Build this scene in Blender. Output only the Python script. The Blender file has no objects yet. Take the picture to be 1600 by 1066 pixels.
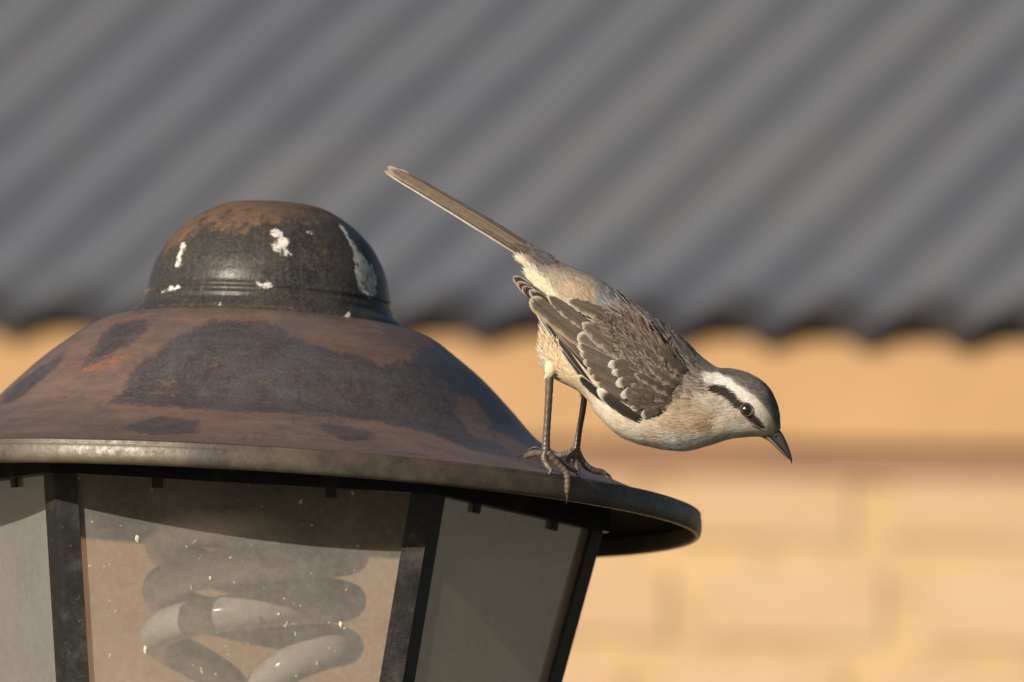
import bpy, math, random
import numpy as np
from mathutils import Vector
from mathutils.bvhtree import BVHTree

rng = np.random.default_rng(7)
random.seed(7)
scene = bpy.context.scene
COL = scene.collection
R = math.radians

# ---------------------------------------------------------------- camera
EL, RO = R(5.85), R(3.4)              # looking up a little, camera held with a slight roll
K, D0, DL = 3000.0, 9.5, 9.665        # units per metre used for the drawings, distance to bird, to lamp axis
KL = K * D0 / DL
fwd = np.array([0, math.cos(EL), math.sin(EL)])
up0 = np.array([0, -math.sin(EL), math.cos(EL)])
rt = math.cos(RO) * np.array([1.0, 0, 0]) + math.sin(RO) * up0
upv = -math.sin(RO) * np.array([1.0, 0, 0]) + math.cos(RO) * up0
LAMP = np.array([0, 0, 2.5])          # centre of the lantern's rim
CAM = LAMP - fwd * DL + rt * (398 / KL) - upv * (-229 / KL)
cd = bpy.data.cameras.new('camera')
cam = bpy.data.objects.new('camera', cd)
COL.objects.link(cam)
from mathutils import Matrix
m = Matrix.Identity(4)
for i in range(3):
    m[i][0], m[i][1], m[i][2], m[i][3] = rt[i], upv[i], -fwd[i], CAM[i]
cam.matrix_world = m
cd.sensor_width = 36
cd.lens = K * D0 / 1600 * 36
cd.clip_start, cd.clip_end = 0.5, 800
cd.dof.use_dof = True
cd.dof.focus_distance = D0 - 0.015
cd.dof.aperture_fstop = 9.8
scene.camera = cam

# ---------------------------------------------------------------- sky, sun, exposure
SUN_AZ, SUN_EL = R(39.5), R(17)         # sun low behind the camera's left shoulder
to_sun = Vector((-math.sin(SUN_AZ) * math.cos(SUN_EL), -math.cos(SUN_AZ) * math.cos(SUN_EL), math.sin(SUN_EL)))
world = bpy.data.worlds.new('World')
scene.world = world
world.use_nodes = True
wn = world.node_tree
bg = wn.nodes['Background']
sky = wn.nodes.new('ShaderNodeTexSky')
sky.sky_type = 'NISHITA'
sky.sun_disc = False
sky.sun_elevation = SUN_EL
sky.sun_rotation = math.pi + SUN_AZ
sky.altitude = 100
sky.dust_density = 1.6
wn.links.new(sky.outputs[0], bg.inputs[0])
bg.inputs[1].default_value = 0.053
sl = bpy.data.lights.new('sun', 'SUN')
sl.energy = 5.2
sl.angle = R(0.53)
sl.color = (1.0, 0.90, 0.765)
sun = bpy.data.objects.new('sun', sl)
sun.rotation_euler = to_sun.to_track_quat('Z', 'Y').to_euler()
sun.location = (-5, -6, 6)
COL.objects.link(sun)
vs = scene.view_settings
vs.view_transform, vs.look, vs.exposure, vs.gamma, vs.use_curve_mapping = 'Standard', 'None', 0.0, 1.0, False
scene.cycles.use_denoising = True
scene.cycles.max_bounces = 10
scene.cycles.transparent_max_bounces = 24
scene.cycles.sample_clamp_indirect = 6.0


# ---------------------------------------------------------------- helpers
def lin(r, g, b):
    f = lambda c: (c / 255 / 12.92) if c / 255 <= 0.04045 else ((c / 255 + 0.055) / 1.055) ** 2.4
    return np.array([f(r), f(g), f(b)])


def thing(name, label, cat, loc, group=None):
    o = bpy.data.objects.new(name, None)
    o.location = loc
    o.empty_display_size = 0.05
    COL.objects.link(o)
    o['label'], o['category'] = label, cat
    if group:
        o['group'] = group
    return o


def mesh_obj(name, verts, faces, mat, parent=None, origin=(0, 0, 0), smooth=True, attrs=None, cols=None, uvs=None):
    """One mesh object; verts are world metres, origin is the world origin of its thing."""
    me = bpy.data.meshes.new(name)
    v = np.asarray(verts, float) - np.asarray(origin, float)
    me.from_pydata([tuple(x) for x in v], [], [tuple(int(i) for i in f) for f in faces])
    if attrs:
        for k, a in attrs.items():
            at = me.attributes.new(k, 'FLOAT', 'POINT')
            at.data.foreach_set('value', np.asarray(a, np.float32))
    if cols is not None:
        at = me.attributes.new('Col', 'FLOAT_COLOR', 'POINT')
        c = np.ones((len(v), 4), np.float32)
        c[:, :3] = cols
        at.data.foreach_set('color', c.ravel())
    if smooth:
        me.polygons.foreach_set('use_smooth', [True] * len(me.polygons))
    me.update()
    o = bpy.data.objects.new(name, me)
    COL.objects.link(o)
    if mat:
        me.materials.append(mat)
    if parent:
        o.parent = parent
    return o


def child_mesh(name, verts, faces, mat, parent, root, **kw):
    return mesh_obj(name, verts, faces, mat, parent, origin=root, **kw)


def catmull(pts, n):
    P = np.asarray(pts, float)
    m_ = len(P)
    t = np.linspace(0, m_ - 1, n)
    i = np.clip(t.astype(int), 0, m_ - 2)
    u = (t - i)[:, None]
    g = lambda k: P[np.clip(k, 0, m_ - 1)]
    p0, p1, p2, p3 = g(i - 1), g(i), g(i + 1), g(i + 2)
    return 0.5 * (2 * p1 + (p2 - p0) * u + (2 * p0 - 5 * p1 + 4 * p2 - p3) * u ** 2 + (3 * p1 - p0 - 3 * p2 + p3) * u ** 3)


def tube(path, radii, nseg=12, n=None, bump=0, bumpk=0, round_end=True):
    """Tapered tube along a smoothed path. Returns verts, faces."""
    n = n or len(path) * 5
    P = catmull(path, n)
    rad = catmull(np.asarray(radii, float)[:, None], n)[:, 0]
    rad = np.maximum(rad, 1e-6)
    T = np.gradient(P, axis=0)
    T /= np.linalg.norm(T, axis=1)[:, None] + 1e-12
    a = np.array([0, 0, 1.0]) if abs(T[0][2]) < 0.9 else np.array([1.0, 0, 0])
    V = []
    for i in range(n):
        a = a - T[i] * a.dot(T[i])
        a /= np.linalg.norm(a)
        b = np.cross(T[i], a)
        rr = rad[i] * (1 + bump * math.sin(i * bumpk))
        for k in range(nseg):
            q = 2 * math.pi * k / nseg
            V.append(P[i] + rr * (a * math.cos(q) + b * math.sin(q)))
    F = []
    for i in range(n - 1):
        for k in range(nseg):
            k2 = (k + 1) % nseg
            F.append((i * nseg + k, i * nseg + k2, (i + 1) * nseg + k2, (i + 1) * nseg + k))
    V.append(P[0] - T[0] * rad[0] * 0.4)
    V.append(P[-1] + T[-1] * rad[-1] * 0.4)
    a0, a1 = len(V) - 2, len(V) - 1
    for k in range(nseg):
        k2 = (k + 1) % nseg
        F.append((a0, k2, k))
        F.append((a1, (n - 1) * nseg + k, (n - 1) * nseg + k2))
    return np.array(V), F


def lathe(prof, na, closed=True):
    P = np.asarray(prof, float)
    a = np.linspace(0, 2 * math.pi, na, endpoint=False) - math.pi
    rr, hh = P[:, 0][:, None], P[:, 1][:, None]
    V = np.stack([rr * np.sin(a), -rr * np.cos(a), hh + 0 * a], -1).reshape(-1, 3)
    n = len(P)
    F = []
    for i in range(n - 1):
        for k in range(na):
            k2 = (k + 1) % na
            F.append((i * na + k, (i + 1) * na + k, (i + 1) * na + k2, i * na + k2))
    return V, F, np.degrees(np.tile(a, n)), a


def box(c, ax, ay, az):
    c, ax, ay, az = map(lambda q: np.asarray(q, float), (c, ax, ay, az))
    V = [c + sx * ax + sy * ay + sz * az for sx in (-1, 1) for sy in (-1, 1) for sz in (-1, 1)]
    F = [(0, 1, 3, 2), (4, 6, 7, 5), (0, 4, 5, 1), (2, 3, 7, 6), (0, 2, 6, 4), (1, 5, 7, 3)]
    return V, F


def prism(poly_lo, poly_hi):
    n = len(poly_lo)
    V = list(map(np.asarray, poly_lo)) + list(map(np.asarray, poly_hi))
    F = [tuple(range(n))[::-1], tuple(range(n, 2 * n))]
    F += [(i, (i + 1) % n, n + (i + 1) % n, n + i) for i in range(n)]
    return V, F


def merge(*parts):
    V, F = [], []
    for v, f in parts:
        o = len(V)
        V += list(v)
        F += [tuple(i + o for i in q) for q in f]
    return V, F


class NT:
    """Tiny node-graph writer."""
    def __init__(self, name):
        self.m = bpy.data.materials.new(name)
        self.m.use_nodes = True
        self.t = self.m.node_tree
        self.t.nodes.clear()
        self.out = self.n('ShaderNodeOutputMaterial')

    def n(self, kind, **kw):
        nd = self.t.nodes.new(kind)
        for k, v in kw.items():
            setattr(nd, k, v)
        return nd

    def set(self, sock, v):
        if hasattr(v, 'is_output'):
            self.t.links.new(v, sock)
        elif hasattr(v, '__len__') and len(v) == 3 and sock.type == 'RGBA':
            sock.default_value = (*v, 1)
        else:
            sock.default_value = v

    def math(self, op, a, b=0.0, c=None, clamp=False):
        nd = self.n('ShaderNodeMath', operation=op, use_clamp=clamp)
        self.set(nd.inputs[0], a)
        self.set(nd.inputs[1], b)
        if c is not None:
            self.set(nd.inputs[2], c)
        return nd.outputs[0]

    def mix(self, fac, a, b, blend='MIX'):
        nd = self.n('ShaderNodeMix', data_type='RGBA', blend_type=blend)
        self.set(nd.inputs[0], fac)
        self.set(nd.inputs[6], a)
        self.set(nd.inputs[7], b)
        return nd.outputs[2]

    def ramp(self, fac, lo, hi, to0=0.0, to1=1.0):
        nd = self.n('ShaderNodeMapRange', interpolation_type='SMOOTHSTEP')
        self.set(nd.inputs[0], fac)
        nd.inputs[1].default_value, nd.inputs[2].default_value = lo, hi
        nd.inputs[3].default_value, nd.inputs[4].default_value = to0, to1
        return nd.outputs[0]

    def coord(self, which='Object', scale=None):
        c = self.n('ShaderNodeTexCoord').outputs[which]
        if scale is not None:
            mp = self.n('ShaderNodeMapping')
            self.t.links.new(c, mp.inputs[0])
            mp.inputs[3].default_value = scale
            c = mp.outputs[0]
        return c

    def noise(self, vec, scale, detail=5, rough=0.6, dist=0.0, out=0):
        nd = self.n('ShaderNodeTexNoise')
        self.t.links.new(vec, nd.inputs['Vector'])
        nd.inputs['Scale'].default_value = scale
        nd.inputs['Detail'].default_value = detail
        nd.inputs['Roughness'].default_value = rough
        nd.inputs['Distortion'].default_value = dist
        return nd.outputs[out]

    def attr(self, name, out=2):
        nd = self.n('ShaderNodeAttribute', attribute_name=name)
        return nd.outputs[out]

    def bump(self, h, strength, dist):
        nd = self.n('ShaderNodeBump')
        self.set(nd.inputs['Height'], h)
        nd.inputs['Strength'].default_value = strength
        nd.inputs['Distance'].default_value = dist
        return nd.outputs[0]

    def principled(self, col, rough=0.5, metal=0.0, normal=None, spec=None, **kw):
        p = self.n('ShaderNodeBsdfPrincipled')
        self.set(p.inputs['Base Color'], col)
        self.set(p.inputs['Roughness'], rough)
        self.set(p.inputs['Metallic'], metal)
        if spec is not None:
            self.set(p.inputs['Specular IOR Level'], spec)
        if normal is not None:
            self.t.links.new(normal, p.inputs['Normal'])
        for k, v in kw.items():
            self.set(p.inputs[k.replace('_', ' ')], v)
        return p.outputs[0]

    def done(self, shader):
        self.t.links.new(shader, self.out.inputs[0])
        return self.m


# ---------------------------------------------------------------- materials
def mat_simple(name, col, rough=0.6, var=0.2, scale=30, metal=0.0, bump=0.0, coord='Object', spec=None):
    g = NT(name)
    v = g.coord(coord)
    a = g.noise(v, scale)
    c = g.mix(g.ramp(a, 0.25, 0.75), tuple(np.array(col) * (1 - var)), tuple(np.array(col) * (1 + var)))
    nm = g.bump(g.noise(v, scale * 4), bump, 0.002) if bump else None
    return g.done(g.principled(c, rough, metal, nm, spec))


# painted and rusted sheet metal of the lantern roof; wear patches come in as attributes (positive = inside the patch)
def mat_sheet_metal(name, base, paint, rust, cap):
    g = NT(name)
    v = g.coord('Object')
    vs_ = g.coord('Object', (1, 1, 0.35))
    big, mid = g.noise(v, 18, 6, 0.65), g.noise(vs_, 55, 7, 0.7)
    fine, grit = g.noise(v, 190, 5, 0.75), g.noise(v, 620, 3, 0.7)
    base_c = g.mix(g.ramp(big, 0.3, 0.7), tuple(np.array(base) * 0.78), tuple(np.array(base) * 1.2))
    base_c = g.mix(g.ramp(mid, 0.50, 0.70, 0, 0.6), base_c, tuple(np.array(base) * np.array([0.85, 1.02, 1.08]) * 1.1))
    red = g.noise(v, 9, 6, 0.7, 0.5)
    base_c = g.mix(g.ramp(red, 0.48, 0.66, 0, 0.7), base_c, tuple(np.array(base) * np.array([1.12, 0.78, 0.70])))
    # fine grain drawn out round the metal
    gv_ = g.n('ShaderNodeVectorMath', operation='MULTIPLY')
    g.t.links.new(v, gv_.inputs[0])
    gv_.inputs[1].default_value = (0.22, 0.22, 2.2)
    grain = g.noise(gv_.outputs[0], 150, 6, 0.75)
    base_c = g.mix(g.ramp(grain, 0.42, 0.70, 0, 0.5), base_c, tuple(np.array(base) * 1.5))
    base_c = g.mix(g.ramp(grain, 0.50, 0.34, 0, 0.45), base_c, tuple(np.array(base) * 0.6))
    pt = g.math('ADD', g.attr('paint'), g.math('MULTIPLY', g.math('SUBTRACT', mid, 0.5), 34))
    pt = g.math('ADD', pt, g.math('MULTIPLY', g.math('SUBTRACT', fine, 0.5), 52))
    pt = g.math('ADD', pt, g.math('MULTIPLY', g.math('SUBTRACT', grain, 0.5), 26))
    left_ = g.noise(v, 34, 6, 0.75, 0.4)
    pf = g.math('MAXIMUM', g.ramp(pt, -11.0, 9.0), g.ramp(left_, 0.58, 0.68, 0, 0.5))
    pf = g.math('MULTIPLY', pf, g.ramp(g.noise(v, 62, 6, 0.75, 0.3), 0.66, 0.58, 0.45, 1.0))
    halo = g.math('MULTIPLY', g.ramp(pt, -16, -5), g.ramp(pt, 8, -2))
    base_c = g.mix(g.math('MULTIPLY', halo, 0.35), base_c, tuple(np.array(base) * np.array([1.45, 1.05, 0.85])))
    paint_c = g.mix(g.ramp(mid, 0.35, 0.7), tuple(np.array(paint) * 0.6), tuple(np.array(paint) * 1.25))
    paint_c = g.mix(g.ramp(grain, 0.5, 0.72, 0, 0.5), paint_c, tuple(np.array(paint) * 1.9))
    chips = g.math('MULTIPLY', g.ramp(fine, 0.61, 0.70), g.ramp(big, 0.42, 0.62))
    paint_c = g.mix(g.math('MULTIPLY', chips, 0.45), paint_c, tuple(np.array(base) * 1.25))
    c = g.mix(g.math('MULTIPLY', pf, 0.84), base_c, paint_c)
    flecks = g.math('MULTIPLY', g.ramp(g.noise(v, 150, 5, 0.75), 0.655, 0.70), g.ramp(big, 0.40, 0.6))
    c = g.mix(g.math('MULTIPLY', flecks, 0.8), c, (0.25, 0.125, 0.05))
    wash = g.noise(v, 26, 6, 0.72, 0.8)
    c = g.mix(g.ramp(wash, 0.47, 0.66, 0, 0.5), c, tuple(np.array(paint) * np.array([1.55, 1.55, 1.65])))
    # streaks running down the slope
    nv = g.n('ShaderNodeVectorMath', operation='MULTIPLY')
    g.t.links.new(v, nv.inputs[0])
    nv.inputs[1].default_value = (1, 1, 0)
    nn = g.n('ShaderNodeVectorMath', operation='NORMALIZE')
    g.t.links.new(nv.outputs[0], nn.inputs[0])
    ad = g.n('ShaderNodeVectorMath', operation='MULTIPLY_ADD')
    g.t.links.new(v, ad.inputs[0])
    ad.inputs[1].default_value = (0.35, 0.35, 0.5)
    g.t.links.new(nn.outputs[0], ad.inputs[2])
    stre, stre2 = g.noise(ad.outputs[0], 34, 6, 0.7), g.noise(ad.outputs[0], 90, 4, 0.7)
    c = g.mix(g.ramp(stre, 0.50, 0.72, 0, 0.10), c, tuple(np.array(base) * np.array([1.35, 1.22, 1.12])))
    c = g.mix(g.ramp(stre2, 0.55, 0.75, 0, 0.4), c, tuple(np.array(paint) * 0.6))
    ru = g.math('ADD', g.attr('rust'), g.math('MULTIPLY', g.math('SUBTRACT', fine, 0.5), 90 if cap else 42))
    ru = g.math('ADD', ru, g.math('MULTIPLY', g.math('SUBTRACT', mid, 0.5), 110 if cap else 40))
    rf = g.ramp(ru, -14 if cap else -6, 16 if cap else 8)
    rust_c = g.mix(g.ramp(fine, 0.35, 0.7), rust, tuple(np.array(rust) * np.array([2.0, 1.75, 1.4])))
    c = g.mix(g.math('MULTIPLY', rf, 0.9), c, rust_c)
    if cap:
        run = stre
        blot = g.noise(v, 22, 5, 0.7)
        c = g.mix(g.ramp(blot, 0.45, 0.62, 0, 0.4), c, (0.062, 0.062, 0.056))
        c = g.mix(g.ramp(g.noise(v, 30, 6, 0.7, 0.6), 0.52, 0.62, 0, 0.8), c, (0.018, 0.021, 0.027))
        spots = g.noise(v, 48, 6, 0.72)
        c = g.mix(g.ramp(run, 0.52, 0.70, 0, 0.45), c, (0.13, 0.105, 0.08))
        c = g.mix(g.ramp(spots, 0.58, 0.70, 0, 0.45), c, (0.15, 0.088, 0.055))
        c = g.mix(g.math('MULTIPLY', g.ramp(fine, 0.60, 0.68), g.ramp(spots, 0.45, 0.6)), c, (0.24, 0.12, 0.05))
    # tiny pale specks and flaked spots
    vo = g.n('ShaderNodeTexVoronoi', feature='F1')
    g.t.links.new(v, vo.inputs['Vector'])
    vo.inputs['Scale'].default_value = 95
    spk = g.math('MULTIPLY', g.math('LESS_THAN', vo.outputs['Distance'], g.math('MULTIPLY', g.math('SUBTRACT', fine, 0.47), 0.9)),
                 g.ramp(big, 0.45, 0.6))
    c = g.mix(g.math('MULTIPLY', spk, 0.45), c, (0.26, 0.21, 0.16))
    dust = g.ramp(grit, 0.42, 0.78, 0.04, 0.42)
    c = g.mix(dust, c, (0.21, 0.18, 0.15))
    # bird droppings
    dr = g.math('ADD', g.attr('drop'), g.math('MULTIPLY', g.math('SUBTRACT', fine, 0.5), 30))
    hole = g.ramp(g.noise(v, 230, 5, 0.75), 0.53, 0.61)
    df = g.math('MULTIPLY', g.ramp(dr, -0.6, 1.2), g.math('SUBTRACT', 1.0, g.math('MULTIPLY', hole, 0.85)))
    c = g.mix(df, c, g.mix(g.ramp(fine, 0.4, 0.65), (0.50, 0.48, 0.44), (0.80, 0.78, 0.72)))
    rough = g.math('ADD', g.ramp(mid, 0.3, 0.7, 0.24 if cap else 0.34, 0.46 if cap else 0.52), g.math('MULTIPLY', g.math('ADD', df, rf), 0.3))
    rough = g.math('SUBTRACT', rough, g.math('MULTIPLY', pf, 0.07))
    h = g.math('ADD', g.math('ADD', g.math('MULTIPLY', grit, 0.35), g.math('MULTIPLY', fine, 0.5)), g.math('ADD', g.math('MULTIPLY', pf, 0.5), g.math('MULTIPLY', df, 1.6)))
    return g.done(g.principled(c, rough, 0.15, g.bump(h, 0.6, 0.0006), spec=0.2 if cap else 0.45))


M_hood = mat_sheet_metal('weathered_hood_paint', (0.172, 0.112, 0.088), (0.052, 0.054, 0.065), (0.20, 0.062, 0.032), False)
M_cap = mat_sheet_metal('weathered_cap_paint', (0.040, 0.040, 0.039), (0.024, 0.025, 0.027), (0.115, 0.070, 0.048), True)


def mat_rim():
    g = NT('worn_rim_metal')
    v = g.coord('Object')
    mid, fine = g.noise(v, 40, 6, 0.7), g.noise(v, 300, 5, 0.7)
    c = g.mix(g.ramp(mid, 0.3, 0.7), (0.050, 0.043, 0.036), (0.125, 0.100, 0.070))
    c = g.mix(g.ramp(fine, 0.55, 0.72, 0, 0.7), c, (0.06, 0.04, 0.03))
    return g.done(g.principled(c, g.ramp(fine, 0.3, 0.7, 0.34, 0.55), 0.2, g.bump(fine, 0.4, 0.0004)))


def mat_black():
    g = NT('black_bar_paint')
    v = g.coord('Object')
    mid, fine = g.noise(v, 45, 6, 0.7), g.noise(v, 420, 4, 0.75)
    c = g.mix(g.ramp(mid, 0.48, 0.72, 0, 0.75), (0.013, 0.013, 0.014), (0.075, 0.065, 0.052))
    c = g.mix(g.ramp(fine, 0.63, 0.70, 0, 0.5), c, (0.25, 0.22, 0.18))
    return g.done(g.principled(c, g.ramp(mid, 0.3, 0.7, 0.35, 0.6), 0.0, g.bump(fine, 0.35, 0.0004)))


M_rim, M_black = mat_rim(), mat_black()
M_inner = mat_simple('dark_inside', (0.012, 0.012, 0.014), 0.95, 0.3, 40, spec=0.05)  # near-black lining of the hood and cap


def mat_glass():
    g = NT('dusty_glass')
    v = g.coord('Object')
    film = g.noise(v, 26, 5, 0.6)
    fine = g.noise(v, 240, 6, 0.75)
    dusta = g.math('ADD', g.ramp(film, 0.3, 0.7, 0.23, 0.30), g.ramp(fine, 0.35, 0.75, -0.02, 0.045))
    # the film of dust hides more the more slantwise it is seen
    geo = g.n('ShaderNodeNewGeometry')
    dot = g.n('ShaderNodeVectorMath', operation='DOT_PRODUCT')
    g.t.links.new(geo.outputs['Normal'], dot.inputs[0])
    g.t.links.new(geo.outputs['Incoming'], dot.inputs[1])
    cos = g.math('MAXIMUM', g.math('ABSOLUTE', dot.outputs['Value']), 0.12)
    fac = g.math('SUBTRACT', 1.0, g.math('POWER', g.math('SUBTRACT', 1.0, dusta), g.math('DIVIDE', 1.0, g.math('MULTIPLY', cos, cos))))
    # stuck specks
    specks = None
    for sc_, th in ((90, 0.045), (170, 0.085), (260, 0.10)):
        vo = g.n('ShaderNodeTexVoronoi', feature='F1')
        mp = g.coord('Object', (1, 1, 0.7))
        wob = g.n('ShaderNodeVectorMath', operation='ADD')
        sc2 = g.n('ShaderNodeVectorMath', operation='SCALE')
        sc2.inputs['Scale'].default_value = 0.004
        g.t.links.new(g.noise(v, 300, 2, 0.5, out=1), sc2.inputs[0])
        g.t.links.new(mp, wob.inputs[0])
        g.t.links.new(sc2.outputs[0], wob.inputs[1])
        g.t.links.new(wob.outputs[0], vo.inputs['Vector'])
        vo.inputs['Scale'].default_value = sc_
        rnd = g.n('ShaderNodeSeparateColor')
        g.t.links.new(vo.outputs['Color'], rnd.inputs[0])
        size = g.math('MULTIPLY', g.math('POWER', rnd.outputs[0], 3.0), th * 2.1)
        hit = g.math('MULTIPLY', g.math('LESS_THAN', vo.outputs['Distance'], size), g.math('GREATER_THAN', rnd.outputs[1], 0.45))
        specks = hit if specks is None else g.math('MAXIMUM', specks, hit)
    d1 = g.n('ShaderNodeBsdfDiffuse')
    col = g.mix(specks, g.mix(g.ramp(fine, 0.35, 0.7), (0.80, 0.77, 0.72), (0.86, 0.84, 0.80)), (0.62, 0.57, 0.45))
    g.set(d1.inputs['Color'], col)
    tl = g.n('ShaderNodeBsdfTranslucent')
    g.set(tl.inputs['Color'], (0.80, 0.74, 0.60))
    dmix = g.n('ShaderNodeMixShader')
    dmix.inputs[0].default_value = 0.45
    g.t.links.new(d1.outputs[0], dmix.inputs[1])
    g.t.links.new(tl.outputs[0], dmix.inputs[2])
    tr = g.n('ShaderNodeBsdfTransparent')
    g.set(tr.inputs['Color'], (0.64, 0.60, 0.58))
    m1 = g.n('ShaderNodeMixShader')
    g.t.links.new(g.math('MAXIMUM', fac, specks), m1.inputs[0])
    g.t.links.new(tr.outputs[0], m1.inputs[1])
    g.t.links.new(dmix.outputs[0], m1.inputs[2])
    gl = g.n('ShaderNodeBsdfGlossy')
    gl.inputs['Roughness'].default_value = 0.18
    fr = g.n('ShaderNodeFresnel')
    fr.inputs['IOR'].default_value = 1.35
    m2 = g.n('ShaderNodeMixShader')
    g.t.links.new(g.math('MULTIPLY', fr.outputs[0], 0.6), m2.inputs[0])
    g.t.links.new(m1.outputs[0], m2.inputs[1])
    g.t.links.new(gl.outputs[0], m2.inputs[2])
    return g.done(m2.outputs[0])


M_glass = mat_glass()


def mat_tube():
    g = NT('white_tube_glass')
    fine = g.noise(g.coord('Object'), 160, 5, 0.7)
    c = g.mix(g.ramp(fine, 0.3, 0.75), (0.70, 0.68, 0.63), (0.82, 0.81, 0.78))
    return g.done(g.principled(c, 0.16, 0.0, None, spec=0.6))


M_tube = mat_tube()
M_spot = mat_simple('pale_dried_dirt', (0.62, 0.56, 0.43), 0.8, 0.25, 400)
M_plastic = mat_simple('white_plastic', (0.62, 0.60, 0.56), 0.4, 0.1)


def mat_feather(name, streak):
    g = NT(name)
    v = g.coord('Object')
    c = g.attr('Col', 0)
    n1, n2 = g.noise(v, 900, 4, 0.7), g.noise(v, 260, 3, 0.6)
    c = g.mix(g.ramp(n1, 0.3, 0.75), c, (0, 0, 0), 'MIX') if False else c
    hs = g.n('ShaderNodeHueSaturation')
    g.set(hs.inputs['Value'], g.math('MULTIPLY', g.ramp(n1, 0.25, 0.75, 1 - streak, 1 + streak), g.ramp(n2, 0.25, 0.75, 0.9, 1.1)))
    g.set(hs.inputs['Color'], c)
    d = g.principled(hs.outputs[0], 0.72, 0.0, g.bump(n1, 0.25, 0.0004), spec=0.25, Sheen_Weight=0.12)
    tl = g.n('ShaderNodeBsdfTranslucent')
    g.set(tl.inputs['Color'], hs.outputs[0])
    mx = g.n('ShaderNodeMixShader')
    mx.inputs[0].default_value = 0.14
    g.t.links.new(d, mx.inputs[1])
    g.t.links.new(tl.outputs[0], mx.inputs[2])
    return g.done(mx.outputs[0])


M_feather = mat_feather('feather_vane', 0.16)
M_down = mat_feather('contour_feathers', 0.10)


def mat_col(name, rough, spec, scale=700, var=0.2, bump=0.3):
    g = NT(name)
    v = g.coord('Object')
    n = g.noise(v, scale, 4, 0.7)
    hs = g.n('ShaderNodeHueSaturation')
    g.set(hs.inputs['Value'], g.ramp(n, 0.25, 0.75, 1 - var, 1 + var))
    g.set(hs.inputs['Color'], g.attr('Col', 0))
    return g.done(g.principled(hs.outputs[0], rough, 0, g.bump(n, bump, 0.0003), spec=spec))


M_horn = mat_col('beak_horn', 0.36, 0.5)
M_leg = mat_col('leg_scales', 0.34, 0.55, 900, 0.3, 0.5)
M_eye = mat_col('eye_iris', 0.13, 1.0, 500, 0.1, 0.0)
for n_ in M_eye.node_tree.nodes:
    if n_.type == 'BSDF_PRINCIPLED':
        n_.inputs['Coat Weight'].default_value = 1.0
        n_.inputs['Coat Roughness'].default_value = 0.10
        n_.inputs['Coat IOR'].default_value = 1.8


def mat_roof():
    g = NT('grey_corrugated_metal')
    v = g.coord('Object')
    big, fine = g.noise(v, 3.0, 5, 0.6), g.noise(v, 60, 5, 0.7)
    c = g.mix(g.ramp(big, 0.3, 0.7), (0.138, 0.152, 0.188), (0.172, 0.178, 0.194))
    c = g.mix(g.ramp(fine, 0.5, 0.8, 0, 0.3), c, (0.11, 0.12, 0.15))
    edge_fac = g.math('MULTIPLY', g.attr('edge_dark'), g.ramp(g.noise(v, 25, 5, 0.7), 0.25, 0.6, 0.75, 1.0))
    c = g.mix(g.ramp(edge_fac, 0.0, 1.0, 0, 0.9), c, (0.022, 0.016, 0.013))  # turns dark brown towards the eave end of the sheet
    return g.done(g.principled(c, 0.6, 0.0, None, spec=0.12))


M_roof = mat_roof()


def mat_brick():
    g = NT('pale_brick')
    v = g.coord('Object')
    oi = g.n('ShaderNodeObjectInfo')
    a, b = g.noise(v, 14, 5, 0.65), g.noise(v, 90, 5, 0.7)
    c = g.mix(oi.outputs['Random'], (0.465, 0.325, 0.20), (0.51, 0.37, 0.25))
    c = g.mix(g.ramp(a, 0.45, 0.75, 0, 0.6), c, (0.46, 0.29, 0.145))
    c = g.mix(g.ramp(b, 0.5, 0.8, 0, 0.3), c, (0.55, 0.40, 0.27))
    return g.done(g.principled(c, 0.85, 0, g.bump(b, 0.6, 0.003), spec=0.2))


M_brick = mat_brick()
M_mortar = mat_simple('sandy_mortar', (0.465, 0.32, 0.175), 0.9, 0.12, 25, bump=0.5)
M_wood = mat_simple('tan_timber', (0.395, 0.23, 0.098), 0.7, 0.10, 7, bump=0.2)
M_shade_strip = mat_simple('shade_strip_brown', (0.25, 0.138, 0.075), 0.75, 0.12, 9, bump=0.2)  # brown that stands in for the shade below the eave board
M_soffit = mat_simple('dark_roof_timber', (0.05, 0.035, 0.025), 0.8, 0.3, 12)
M_ground = mat_simple('dry_grass_ground', (0.11, 0.098, 0.07), 0.95, 0.4, 2.5, bump=0.5)
M_post = mat_simple('black_post_paint', (0.02, 0.02, 0.021), 0.45, 0.4, 20)

# ---------------------------------------------------------------- ground
gv = [(-300, -300, 0), (300, -300, 0), (300, 300, 0), (-300, 300, 0)]
ground = mesh_obj('ground', gv, [(0, 1, 2, 3)], M_ground, smooth=False)
ground['kind'] = 'structure'

# ---------------------------------------------------------------- house behind
PSI = R(25)
ht = np.array([math.cos(PSI), -math.sin(PSI), 0])           # along the eaves, to the right
hn = np.array([-math.sin(PSI), -math.cos(PSI), 0])          # out of the wall, towards the garden
hz = np.array([0, 0, 1.0])
DH = 13.2


def at_depth(px, py, d):
    return CAM + d * (fwd + rt * ((px - 800) / (K * D0)) + upv * ((533 - py) / (K * D0)))


EAVE = at_depth(1190, 521, DH)                               # middle of the corrugations at the eave
house = thing('brick_house', 'pale brick house with a grey corrugated roof, blurred behind the lantern', 'house',
              (EAVE[0], EAVE[1], 0))
HO = np.array([EAVE[0], EAVE[1], 0])


def hp(a, o, z):      # a along eave, o outwards from the eave line, z world height
    return HO + ht * a + hn * o + hz * z


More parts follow.
